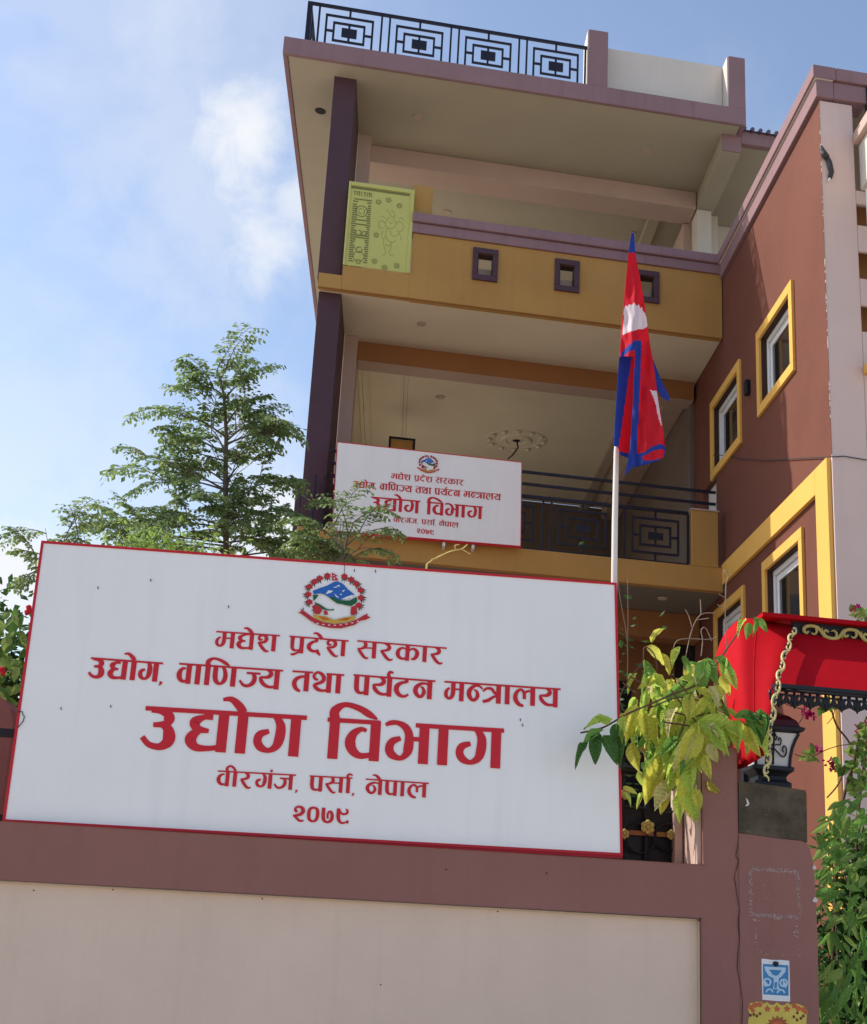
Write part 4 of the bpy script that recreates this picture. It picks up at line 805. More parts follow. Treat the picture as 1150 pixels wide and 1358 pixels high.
def flower(cx_,cy_,r,b=GBB-.03):
    mb=MB(); C=atw(cx_,cy_,b); sc=r/270.
    for k_ in range(6):
        A=k_*math.pi/3+.5; c2=C+U*(math.cos(A)*sc*.62)+Z*(math.sin(A)*sc*.62)
        ring_=[]
        for (rr_,d) in ((.42,0),(.40,.35),(.25,.55),(0,.5)):
            ring_.append([c2+(U*math.cos(t*.785)+Z*math.sin(t*.785))*sc*rr_-V*sc*d for t in range(8)])
        for q in range(3):
            for t in range(8): mb.quad(ring_[q][t],ring_[q][(t+1)%8],ring_[q+1][(t+1)%8],ring_[q+1][t])
    for q,(ra,rb,da,db) in enumerate(((.30,.22,.45,.75),(.22,0,.75,.8))):
        for t in range(10):
            e=lambda R_,T,D: C+(U*math.cos(T)+Z*math.sin(T))*sc*R_-V*sc*D
            mb.quad(e(ra,t*.6283,da),e(ra,(t+1)*.6283,da),e(rb,(t+1)*.6283,db),e(rb,t*.6283,db))
    return mb.build('flower_boss',M['gold'],G,smooth=True)
flower(859,1097,10.5); flower(890,1107,7.2); flower(828,1106,7.5); flower(829,1053,8); 
# gold finial leaf-cross
mb=MB()
for p in (((858,1012),(857,1000),(850,992),(844,990),(838,994)),((857,1000),(866,993),(872,992),(876,998)),((857,1003),(857,975)),((850,1004),(843,1003),(838,1006)),((864,1004),(872,1003),(876,1006))):
    mb.tube([atw(x,y,GBB-.02) for x,y in catmull(p,4)],[.012]*len(catmull(p,4)),6)
mb.build('gold_finial',M['gold'],G,smooth=True)
bx('gate_side_post','pinkbeam',(2.795,2.838,-7.12,-7.0,0,2.4),parent=G,bevel=.004)
# ================================================================== red canopy over the entrance
K=thing('gate_canopy',W(3.9,-7,2.4),'red sheet metal entrance canopy with gold scroll trim and black lace fringe','canopy')
FB=-7.33
def cpt(x,y,b): return atw(x,y,b)
Zf=lambda a: 0
def E_(x,y): p=at(x,y,FB); return p[0],p[2]
aL,zt=E_(1052,832); aB,zb=E_(1024,905)
AR_=5.6
mb=MB()   # front panel, sloping outwards to its lower edge
FT=FB+.36; zb0=at(1027,906,FB-.03)[2]; LT3=at(1053,838,FT); zt3=LT3[2]
mb.add([W(LT3[0],FT,zt3),W(AR_,FT,zt3),W(AR_,FB-.03,zb0),W(aB,FB-.03,zb0)],[(0,1,2,3)])
mb.add([W(LT3[0],FT+.03,zt3),W(AR_,FT+.03,zt3),W(AR_,FB+.01,zb0),W(aB,FB+.01,zb0)],[(3,2,1,0)])
mb.build('front_panel',M['redpaint'],K)
mb=MB(); mb.box(aB,AR_,FB-.05,FB+.02,zb0-.024,zb0-.002); q1=at(1062,845,FT-.06); q0=at(1055,824,FT-.06); mb.box(q0[0],AR_,FT-.012,FT+.03,q1[2]+.0,q0[2]+.02); mb.build('dark_trim_board',M['iron'],K)
# top lip
top=[(985,822),(1012,815),(1050,813),(1100,819),(1150,825),(1230,832)]
mb=MB(); Pf=[at(x,y,FT-.07) for x,y in top]; zl=at(1050,815,FT-.07)[2]
for i in range(1,len(Pf)-1):
    p,q_=Pf[i],Pf[i+1]
    mb.box(p[0],q_[0],FT-.07,FT+.3,zl-.025,zl)
mb.box(Pf[-1][0],AR_,FT-.07,FT+.3,zl-.025,zl)
mb.build('top_lip',M['redpaint'],K)
# left side panel: curved sheet
mb=MB(); tp=[(950,871),(957,850),(968,833),(985,821),(1010,823),(1035,827),(1056,831)]; bt=[(979,1020),(984,1019),(990,1016),(996,1013),(1002,1009),(1008,1006),(1013,1002)]
bd=[-6.70,-6.74,-6.80,-6.86,-6.90,-6.93,-6.95]; be=[-7.30,-7.36,-7.42,-7.46,-7.49,-7.51,-7.52]
nr=14; g_=[]
tpc=catmull([(tp[i][0],tp[i][1],bd[i]) for i in range(7)],4); btc=catmull([(bt[i][0],bt[i][1],be[i]) for i in range(7)],4)
hip=catmull([(1056,831),(1046,852),(1036,880),(1030,905),(1024,940),(1018,975),(1013,1002)],6)
for j in range(nr+1):
    v=j/nr; row=[]
    hx,hy=hip[min(len(hip)-1,int(round(v*(len(hip)-1))))]
    for i in range(len(tpc)):
        u=i/(len(tpc)-1); x=tpc[i][0]*(1-v)+btc[i][0]*v; y=tpc[i][1]*(1-v)+btc[i][1]*v
        # pull the right edge on to the hip line
        ex=(tpc[-1][0]*(1-v)+btc[-1][0]*v); ey=(tpc[-1][1]*(1-v)+btc[-1][1]*v)
        w_=u**1.5; x+=(hx-ex)*w_; y+=(hy-ey)*w_
        b=tpc[i][2]*(1-v)+btc[i][2]*v-.05*math.sin(math.pi*v)+.012*math.sin(u*12)
        row.append(atw(x,y,b))
    g_.append(row)
n=len(tpc); vs=[p for r_ in g_ for p in r_]
mb.add(vs,[(j*n+i,j*n+i+1,(j+1)*n+i+1,(j+1)*n+i) for j in range(nr) for i in range(n-1)])
sm=MB(); ci=int(n*.62); sm.tube([g_[j][ci]-V*.004 for j in range(nr+1)],.0035,6); sm.build('sheet_seam',M['redpaint'],K,smooth=True)
o=mb.build('side_panel',M['redpaint'],K,smooth=True); s=o.modifiers.new('thick','SOLIDIFY'); s.thickness=.004
# gold scroll castings
def scroll_strip(mb,P0,P1,n_,size,out,wid):
    """a run of alternating C scrolls with leaf tongues; out is the strip's local up"""
    d=(P1-P0); L_=d.length; d.normalize(); st=L_/n_
    for i in range(n_):
        c=P0+d*(st*(i+.5)); f=1 if i%2 else -1
        pts_=[c+d*(st*x)+out*(f*size*y) for x,y in catmull([(-.18,.02),(-.30,.16),(-.42,.02),(-.36,-.24),(-.08,-.38),(.28,-.30),(.46,.0),(.62,.30),(.86,.36)],3)]
        n2=len(pts_); mb.tube(pts_,[wid*(.65+.65*math.sin(math.pi*k_/(n2-1))) for k_ in range(n2)],5)
        p2=[c+d*(st*x)+out*(f*size*y) for x,y in catmull([(.20,-.28),(.22,.02),(.08,.20),(-.04,.10)],3)]
        n2=len(p2); mb.tube(p2,[wid*(1.1-.7*k_/(n2-1)) for k_ in range(n2)],5)
        mb.tube([c+d*(st*.46)+out*(f*size*.0),c+d*(st*.52)-out*(f*size*.34)],[wid*.9,wid*.3],5)
mb=MB(); scroll_strip(mb,W(at(1064,836,FT-.03)[0],FT-.03,at(1064,836,FT-.03)[2]),W(AR_,FT-.03,at(1064,836,FT-.03)[2]),16,.085,Z,.0095); mb.build('gold_scroll_trim',M['gold'],K,smooth=True)
mb=MB(); hp=[cpt(x,y,(-7.03-.41*(y-833)/73) if y<906 else (-7.44-.14*(y-906)/124)) for x,y in catmull([(1053,833),(1046,852),(1037,878),(1031,903),(1025,940),(1019,975),(1018,1000),(1015,1030)],1)]
for i in range(len(hp)-1):
    dd=(hp[i+1]-hp[i]).normalized(); scroll_strip(mb,hp[i]+V*-.02,hp[i+1]+V*-.02,2,.040,dd.cross(V).normalized(),.0052)
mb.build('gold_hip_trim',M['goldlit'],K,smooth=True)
mb=MB(); mb.tube(hp,.010,6); mb.build('hip_backing',M['iron'],K)
mb=MB()
fz=at(1060,915,FB)[2]
x=aB+.03
while x<AR_:
    c=W(x,FB-.02,zb0-.066)
    for sgn in(-1,1):
        P_=[]
        for q in range(15):
            t=q/14; A=-.5+t*5.6; r_=.023*(1-.55*t)
            P_.append(c+U*(sgn*(.026+math.cos(A)*r_))+Z*(-.008-math.sin(A)*r_*1.35))
        mb.tube(P_,[.0075+.0035*math.sin(math.pi*q/14) for q in range(15)],5)
        mb.tube([c+U*(sgn*.049)+Z*.03,c+U*(sgn*.049)+Z*.005,c+U*(sgn*.030)-Z*.034,c-Z*.050],[.008,.010,.009,.007],5)
    mb.tube([c+Z*.03,c+Z*.0,c-Z*.042,c-Z*.064],[.006,.011,.012,.003],6)
    x+=.092
mb.box(aB,AR_,FB-.026,FB-.014,zb0-.040,zb0-.025)
mb.build('lace_fringe',M['iron'],K,smooth=True)
mb=MB(); mb.tube([cpt(965,942,-7.12),cpt(962,925,-7.12),cpt(957,912,-7.12)],.007,5); mb.tube([cpt(963,935,-7.12),cpt(958,920,-7.12)],.008,5)
mb.build('gold_corner_end',M['goldlit'],K,smooth=True)
mb=MB(); mb.tube([W(3.25,-6.95,3.0),W(3.25,-6.95,0)],.03,8); mb.tube([W(AR_-.1,-6.9,3.0),W(AR_-.1,-6.9,0)],.03,8); mb.tube([W(3.25,-6.95,3.0),W(AR_-.1,-6.9,3.0)],.02,8); mb.build('support_post',M['iron'],K)
# ================================================================== lantern on the concrete block
LT=thing('gate_lantern',atw(1026,1046,-7.28),'black cast iron lantern with white panes standing on the dark concrete block','lantern')
LB=-7.30
ppm=1760/(LB+14.21)/math.cos(0)
c0=at(1026,1046,LB)
def lz(y): return at(1026,y,LB)[2]
def sq(mb,prof,mi=0):
    """square lathe about the lantern axis: (half width, z)"""
    cc=[W(c0[0]+sx*h,LB+.10+sy*h,z) for h,z in prof for sx,sy in((-1,-1),(1,-1),(1,1),(-1,1))]
    fs=[(i*4+j,i*4+(j+1)%4,(i+1)*4+(j+1)%4,(i+1)*4+j) for i in range(len(prof)-1) for j in range(4)]
    fs+=[(3,2,1,0),tuple(len(cc)-4+j for j in range(4))]
    mb.add(cc,fs,mi)
mb=MB(); sq(mb,[(.105,lz(1046)),(.105,lz(1037)),(.085,lz(1034)),(.082,lz(1029)),(.095,lz(1025)),(.118,lz(1021)),(.118,lz(1016)),(.10,lz(1015))]); mb.build('lantern_base',M['iron'],LT,bevel=.003)
mb=MB(); sq(mb,[(.092,lz(1015)),(.096,lz(1003)),(.106,lz(990)),(.120,lz(980)),(.135,lz(972))]); mb.build('lantern_glass',M['milk'],LT)
mb=MB()
prof=[(.097,lz(1015)),(.101,lz(1003)),(.111,lz(990)),(.125,lz(980)),(.141,lz(972))]
for sx,sy in((-1,-1),(1,-1),(1,1),(-1,1)): mb.tube([W(c0[0]+sx*h,LB+.10+sy*h,z) for h,z in prof],.009,6)
mb.build('corner_bar',M['iron'],LT)
mb=MB(); sq(mb,[(.135,lz(972)),(.165,lz(969)),(.172,lz(965)),(.155,lz(963))]); mb.build('lantern_eave',M['iron'],LT,bevel=.002)
mb=MB(); sq(mb,[(.15,lz(963)),(.135,lz(955)),(.10,lz(948)),(.05,lz(942)),(.02,lz(938)),(.008,lz(925))]); mb.build('lantern_roof',M['maroondome'],LT,bevel=.004)
mb=MB()
fo=-.02
def lp(dx,y,u_): # a point on the front pane
    t=(lz(y)-lz(1015))/(lz(972)-lz(1015)); h=.096+.040*max(0,t)**1.6
    return W(c0[0]+dx,LB+.10-h-.006,lz(y))
mb.tube([lp(0,y,0) for y in (1014,1000,990,980,974)],.0055,6)
for sg in(-1,1):
    mb.tube([lp(sg*x,y,0) for x,y in catmull([(.0,992),(.028,998),(.055,1003),(.072,1000),(.074,992),(.060,989),(.052,994),(.060,997)],4)],.0042,5)
    mb.tube([lp(sg*x,y,0) for x,y in catmull([(.0,990),(.018,988),(.036,988),(.042,982),(.032,979),(.024,983)],4)],.0038,5)
    mb.tube([lp(sg*x,y,0) for x,y in catmull([(0,984),(.018,979),(.012,977),(0,972)],4)],.004,5)
mb.build('scroll_ironwork',M['iron'],LT,smooth=True)
# ================================================================== posters on the wide pillar
def flat(mb,poly,b,mi=0,th=.0008):
    mb.prism([atw(x,y,b) for x,y in poly],V*-th,mi)
PX=lambda x,y:(980+x/9.583,1240+y/9.583)
ps=thing('paper_leaflet',atw(1028,1328,PF-.001),'small blue and white printed leaflet pinned to the wide pillar','poster')
mb=MB(); flat(mb,[PX(288,302),PX(350,306),(1023,1273),PX(540,318),PX(640,328),PX(645,500),PX(652,848),PX(480,840),PX(300,822),PX(292,560)],PF-.0005,0,.0008); mb.build('sheet',M['paper'],ps)
mb=MB(); flat(mb,[PX(305,368),PX(630,385),PX(632,775),PX(312,755)],PF-.0015,0,.0004); mb.build('blue_print',M['pblue'],ps)
mb=MB(); b=PF-.0021
for poly in ([(325,400),(600,415),(590,470),(540,530),(500,560),(440,550),(380,520),(335,450)],):
    flat(mb,[PX(*p) for p in poly],b,0,.0002)
for cx_,cy_,r1,r2 in((360,600,55,34),(570,610,55,34),(390,730,50,32),(535,740,55,34)):
    for t in range(12):
        if cy_>700 and t<6: continue
        A,A2=t*.5236,(t+1)*.5236
        flat(mb,[PX(cx_+r1*math.cos(A),cy_+r1*math.sin(A)),PX(cx_+r1*math.cos(A2),cy_+r1*math.sin(A2)),PX(cx_+r2*math.cos(A2),cy_+r2*math.sin(A2)),PX(cx_+r2*math.cos(A),cy_+r2*math.sin(A))],b,0,.0002)
for poly in([(440,540),(510,540),(500,640),(520,690),(430,690),(445,630)],[(320,560),(380,640),(320,660)],[(560,560),(610,640),(600,680),(560,640)]): flat(mb,[PX(*p) for p in poly],b-.0003,0,.0002)
mb.build('pale_print',M['plight'],ps)
mb=MB(); b=PF-.0026
flat(mb,[PX(385,440),PX(545,450),PX(500,510),PX(470,520),PX(430,505)],b,0,.0002); flat(mb,[PX(455,600),PX(490,600),PX(480,680),PX(450,680)],b,0,.0002); mb.build('blue_print',M['pblue'],ps)
mb=MB(); mb.lathe(atw(*PX(468,365),PF-.002),[(.0,.012),(.014,.008),(.016,-.004),(.008,-.012),(0,-.014)],9); mb.build('fixing_clip',M['iron'],ps)
st=thing('lotus_sticker',atw(1028,1350,PF-.001),'yellow sticker with an orange lotus on the wide pillar, below the leaflet','sticker')
mb=MB(); flat(mb,[PX(*p) for p in ((112,930),(140,870),(215,848),(290,850),(318,880),(355,850),(395,885),(440,890),(485,855),(525,890),(575,895),(618,860),(655,890),(700,865),(760,880),(830,910),(880,985),(865,1010),(858,1100),(870,1400),(110,1400),(120,1080),(140,1010))],PF-.0005,0,.0008); mb.build('sheet',M['stick_y'],st)
mb=MB(); b=PF-.0015
for (x,y,r) in((150,920,35),(205,890,38),(265,885,36),(180,960,28),(705,900,34),(755,935,36),(820,950,36),(850,985,26)): flat(mb,[PX(x+r*math.cos(t*.7),y+r*math.sin(t*.7)) for t in range(9)],b,0,.0003)
for x in (362,485,612): flat(mb,[PX(x-45,925),PX(x-18,918),PX(x,885),PX(x+18,920),PX(x+48,930),PX(x+25,955),PX(x+30,980),PX(x,968),PX(x-30,978),PX(x-22,950)],b,0,.0003)
for k_ in range(-3,4):
    A=-math.pi/2+k_*.42; cx_,cy_=492,1180; l,w_=150,38
    ca,sa=math.cos(A),math.sin(A)
    flat(mb,[PX(cx_+ca*30-sa*w_*.5,cy_+sa*30+ca*w_*.5),PX(cx_+ca*80-sa*w_,cy_+sa*80+ca*w_),PX(cx_+ca*l,cy_+sa*l),PX(cx_+ca*80+sa*w_,cy_+sa*80-ca*w_),PX(cx_+ca*30+sa*w_*.5,cy_+sa*30-ca*w_*.5)],b-.0002*(k_+4),0,.0002)
mb.build('orange_print',M['stick_r'],st)
mb=MB(); b=PF-.0032
for k_ in range(-3,4):
    A=-math.pi/2+k_*.42; cx_,cy_=492,1180; l,w_=152,40; ca,sa=math.cos(A),math.sin(A)
    P_=[(cx_+ca*80-sa*w_,cy_+sa*80+ca*w_),(cx_+ca*l,cy_+sa*l),(cx_+ca*80+sa*w_,cy_+sa*80-ca*w_)]
    ribbon(mb,[PX(*p) for p in P_],.0022,b,.0003)
for (x0,y0) in((150,1020),(190,1010),(230,1030),(270,1000),(700,1040),(745,990),(790,1060),(820,1030),(740,1080)): flat(mb,[PX(x0+18*math.cos(t),y0+22*math.sin(t)) for t in range(6)],b,0,.0003)
mb.build('brown_print',M['stick_b'],st)
# ================================================================== foliage
def leaf_mesh(name,mt,wid=.30,fold=.10,curl=.18,seg=6,wave=0.03,seed=0):
    r_=random.Random(seed); mb=MB(); vs=[]
    for i in range(seg+1):
        t=i/seg; w=wid*(math.sin(math.pi*min(1,t**.72))**.85 if 0<t<1 else 0)+(.012 if i in(0,) else 0)
        z=-curl*t*t; zz=r_.uniform(-wave,wave)
        vs+=[Vector((-w,t,z+fold*w*2+zz)),Vector((-w*.5,t+.01,z+fold*w*1.3-zz*.5)),Vector((0,t,z-.01)),Vector((w*.5,t+.01,z+fold*w*1.3+zz*.5)),Vector((w,t,z+fold*w*2-zz))]
    fs=[(i*5+j,i*5+j+1,(i+1)*5+j+1,(i+1)*5+j) for i in range(seg) for j in range(4)]
    mb.add(vs,fs); return mb.mesh(name,Vector((0,0,0)),mt,smooth=True)
def leaf_mx(base,tip,nrm,wscale=1):
    y=(tip-base); l=y.length; y.normalize(); x=y.cross(nrm).normalized(); z=x.cross(y)
    mx=Matrix((x*l*wscale,y*l,z*l)).transposed().to_4x4(); mx.translation=base; return mx
CL={}
for nm,mt in dict(y='leafyellow',l='leaflime',c='leafcream',g='climbgreen',d='climbdark').items():
    CL[nm]=[leaf_mesh('leaf',M[mt],wid=w_,fold=f_,curl=c_,seed=s_,wave=.055,seg=8) for w_,f_,c_,s_ in((.23,.35,.25,1),(.17,.6,.5,2),(.25,.25,.45,3),(.20,.45,-.12,4))]
CB=-7.62
cl=thing('climbing_plant',atw(925,1000,-7.4),'climbing plant with yellow and lime drooping leaves between the sign and the red canopy','plant')
def cleaf(x,y,deg,l,col,b=None,k_=None):
    l*=.88
    bx_=CB if x<829 else (-7.30 if x<885 else -7.30+(CB+7.30)*min(1,(x-885)/35))
    b=bx_ if b is None else bx_+b
    A=R(deg); t=(x+math.cos(A)*l,y+math.sin(A)*l)
    p=atw(x,y,b); q_=atw(*t,b-.04*rnd.random())
    n_=(-V*rnd.uniform(.5,1)-U*rnd.uniform(-.3,1.1)+Z*rnd.uniform(-.2,1.0)).normalized()
    me=CL[col][rnd.randrange(4) if k_ is None else k_]
    place('leaf',me,leaf_mx(p,q_,n_,rnd.uniform(.85,1.1)),cl)
# measured leaves: base x,y, direction (deg, 90 = down), length px, colour
for q in ((864,852,-60,34,'y'),(857,857,35,40,'y'),(878,866,75,36,'y'),(902,858,120,30,'l'),(905,870,60,30,'g'),(915,880,10,22,'g'),
 (935,876,100,42,'g'),(938,872,70,44,'g'),(948,872,35,40,'g'),(962,872,100,30,'l'),(845,893,130,30,'l'),(858,890,100,34,'g'),(866,892,60,32,'l'),(872,900,150,36,'y'),(880,905,40,36,'c'),(890,900,80,40,'y'),(900,900,20,40,'l'),
 (858,915,100,44,'l'),(866,925,30,38,'l'),(845,935,110,58,'y'),(835,945,120,46,'y'),(855,940,80,56,'y'),(870,940,95,60,'y'),(828,950,90,42,'l'),(838,985,80,44,'y'),(880,950,60,40,'c'),(890,955,100,50,'y'),(900,940,130,42,'c'),
 (905,915,60,40,'y'),(915,920,90,44,'y'),(925,915,20,34,'y'),(940,910,60,36,'c'),(935,925,120,36,'y'),(948,930,100,30,'y'),(950,908,80,30,'y'),
 (812,955,175,42,'l'),(800,968,150,40,'g'),(795,972,110,40,'d'),(790,975,90,46,'d'),(800,975,60,48,'d'),(780,985,130,36,'d'),(818,960,95,32,'d'),(826,968,100,56,'d'),(810,958,200,24,'l'),  # deep green here also carries the sign's shade on these leaves
 (925,955,15,70,'l'),(930,958,30,62,'l'),(935,962,38,58,'c'),(960,965,10,60,'y'),(975,950,0,50,'g'),(985,948,60,36,'g'),(995,942,75,44,'d'),(1008,940,80,46,'g'),(1015,945,100,44,'d'),(978,955,85,50,'l'),(990,962,70,52,'y'),(1000,965,55,50,'l'),(1000,955,30,30,'y'),
 (928,955,100,50,'y'),(930,960,80,46,'y'),(925,965,110,70,'y'),(920,975,115,56,'c'),(905,985,110,60,'l'),(900,978,130,44,'g'),(888,975,120,40,'y'),(892,990,100,50,'l'),(885,1000,110,52,'y'),(898,1005,100,52,'l'),(910,990,75,52,'y'),(915,1010,85,56,'l'),(905,1020,80,54,'y'),(912,1030,95,60,'y'),(900,1035,90,46,'y'),
 (890,1035,115,54,'c'),(882,1040,100,48,'y'),(878,1005,110,60,'y'),(868,1020,105,50,'y'),(905,1050,100,46,'l'),(915,1050,80,44,'l'),(920,1045,70,36,'y'),(940,985,70,34,'c'),(935,1000,80,40,'y'),(945,960,60,56,'l'),(880,975,60,34,'y'),
 (990,822,140,24,'l'),(1000,818,80,28,'g'),(1004,820,50,26,'g'),(994,826,100,22,'g'),(826,1044,20,26,'y'),(826,1052,40,24,'l')):
    cleaf(*q)
for i in range(150):
    x=rnd.gauss(908,36); y=rnd.gauss(942,40)
    if x<830 or x>990 or y<872 or (x>940 and y>985): continue
    cleaf(x,y,rnd.uniform(30,150),rnd.uniform(22,42),rnd.choice('yyllllcgg'),rnd.uniform(.02,.18))
mb=MB()
def vine(*p,r=.004,b=CB+.05,mb_=None):
    P_=catmull([(x,y) for x,y in p],4); (mb_ or mb).tube([atw(x,y,b) for x,y in P_],[r]*len(P_),5)
vine((770,972),(800,965),(830,948),(860,935),(890,922),(925,908),(940,895),(985,830),r=.005); vine((828,944),(822,926),(835,900),(852,878),(855,858),(868,868),(872,890),r=.0035)
vine((835,897),(850,905)); vine((826,905),(845,921)); vine((880,958),(910,962),(935,968),(960,975),r=.005); vine((860,940),(900,925),(930,930),r=.004); vine((890,915),(905,935),(925,960),(935,985),r=.005)
vine((895,945),(920,950),(940,945),r=.005); vine((900,905),(915,925),(910,950),(900,980),r=.004); vine((930,958),(938,975),(930,1005),(925,1050),(930,1150),(940,1300),r=.008,b=-7.2)
mb.build('vine_stem',M['vine'],cl)
tw=MB()
for p in (((905,915),(908,880),(918,835),(930,815),(948,813)),((930,815),(929,795)),((918,832),(914,818),(909,808)),((925,822),(940,820)),((893,860),(898,850),(912,847),(940,848),(950,845)),((930,870),(932,850),(930,836),(936,833),(944,850)),((962,800),(963,775),(966,765),(963,755),(960,760)),((966,765),(964,758)),((960,792),(954,788)),((958,806),(952,802)),((963,775),(962,830),(965,870))):
    vine(*p,r=.0028,b=-7.35,mb_=tw)
tw.build('dry_twig',M['twig'],cl)
sp=MB(); vine((566,748),(578,740),(598,731),(612,728),(620,722),r=.0032,b=-6.9,mb_=sp); vine((606,730),(603,724),(609,722),r=.003,b=-6.9,mb_=sp); vine((612,728),(624,735),r=.003,b=-6.9,mb_=sp); vine((580,740),(572,742),r=.004,b=-6.9,mb_=sp); vine((566,748),(565,800),(570,1100),r=.006,b=-6.9,mb_=sp)
o=sp.build('dry_sprig',M['leafcream'],base=atw(570,1100,-6.9)); tag(o,'pale yellow bare sprig poking above the top edge of the large sign','plant')
# strings hanging from the balcony
sp=MB(); 
for p in(((818,755),(822,790),(832,850),(832,900)),((832,762),(833,820),(832,865))): vine(*p,r=.0022,b=-6.6,mb_=sp)
o=sp.build('hanging_strings',M['twig'],base=atw(825,760,-6.6)); tag(o,'two thin strings hanging down beside the right edge of the large sign','string')
# dim plant in the porch behind the gate
def tuft(name,c,spread,n_,size,mt,label,cat,group=None,droop=.6,seed=3,clip=None):
    r_=random.Random(seed); mb=MB()
    for i in range(n_):
        p=c+Vector((r_.gauss(0,spread[0]),r_.gauss(0,spread[1]),r_.gauss(0,spread[2])))
        d=Vector((r_.uniform(-1,1),r_.uniform(-1,1),r_.uniform(-1,.5)*droop)).normalized(); l=size*r_.uniform(.6,1.3)
        s=d.cross(Vector((r_.uniform(-1,1),r_.uniform(-1,1),1))).normalized()*l*.24
        nn=d.cross(s).normalized()*l*.06
        mb.add([p,p+d*l*.45+s+nn,p+d*l,p+d*l*.45-s+nn,p+d*l*.45-nn],[(0,1,4),(1,2,4),(2,3,4),(3,0,4)])
    o=mb.build(name,M[mt],base=Vector((c.x,c.y,0))); return tag(o,label,cat,group)
t=thing('potted_plant',W(2.7,-5.2,0),'dim dark green plant in the porch behind the gate, right of the large sign','plant')
def tuft_part(parent,name,c,spread,n_,size,mt,seed,droop=.6,kind='stuff'):
    o=tuft(name,c,spread,n_,size,mt,None,None,None,droop,seed); 
    o.parent=parent; o.location=Vector((c.x,c.y,0))-ORG[parent]; 
    if kind: o['kind']=kind
    return o
tuft_part(t,'foliage',W(2.72,-5.2,2.9),(.14,.14,.45),420,.07,'leafdark',11)
mb=MB(); mb.tube([W(2.72,-5.2,0),W(2.7,-5.2,1.2),W(2.74,-5.2,3.0)],[.03,.02,.008],6); mb.build('stem',M['bark'],t)
# ---- feathery tree
def frond(mb,base,dr,L_,r_,lsz=.034,mi=0,dens=.8):
    """one drooping bipinnate frond"""
    d=Vector(dr).normalized(); pts_=[]; p=Vector(base); n_=9
    g=Vector((0,0,-1)); cur=d.copy()
    for i in range(n_+1):
        pts_.append(p.copy()); p=p+cur*(L_/n_); cur=(cur+g*(.10+.04*i/n_)).normalized()
    mb.tube(pts_,[.0045*(1-.8*i/n_)+.0008 for i in range(n_+1)],3,mi=2,cap=False)
    for i in range(2,n_+1):
        t=(pts_[i]-pts_[i-1]).normalized(); side=t.cross(Vector((0,0,1)))
        if side.length<.1: side=Vector((1,0,0))
        side.normalize()
        for sg in(-1,1):
            pl=L_*(.36*(1-((i-4)/n_)**2*1.1)+.06)*r_.uniform(.8,1.15); q=(side*sg*r_.uniform(.8,1.1)+t*.75+Vector((0,0,r_.uniform(-.35,.05)))).normalized()
            c=pts_[i].copy(); m_=max(3,int(pl/ (lsz*.62)*dens)); pp_=[c.copy()]
            for j in range(m_):
                c=c+q*(pl/m_); q=(q+Vector((0,0,-.09))).normalized(); pp_.append(c.copy())
                for s2 in((-1,1) if j<m_-1 else (0,)):
                    ld=(q.cross(Vector((0,0,1))).normalized()*s2*r_.uniform(.7,1.1)+q*.6+Vector((0,0,r_.uniform(-.75,-.05)))).normalized()
                    l=lsz*r_.uniform(.75,1.3); w_=ld.cross(Vector((r_.uniform(-1,1),r_.uniform(-1,1),1))).normalized()*l*.30
                    mb.add([c,c+ld*l*.5+w_,c+ld*l,c+ld*l*.5-w_],[(0,1,2,3)],mi if r_.random()<.78 else 1)
            mb.tube([pp_[0],pp_[-1]],.0012,3,mi=2,cap=False)
TB=-3.5
def interp_(T,y,k):
    for i in range(len(T)-1):
        if T[i][0]<=y<=T[i+1][0]: return T[i][k]+(T[i+1][k]-T[i][k])*(y-T[i][0])/(T[i+1][0]-T[i][0])
    return T[-1][k]
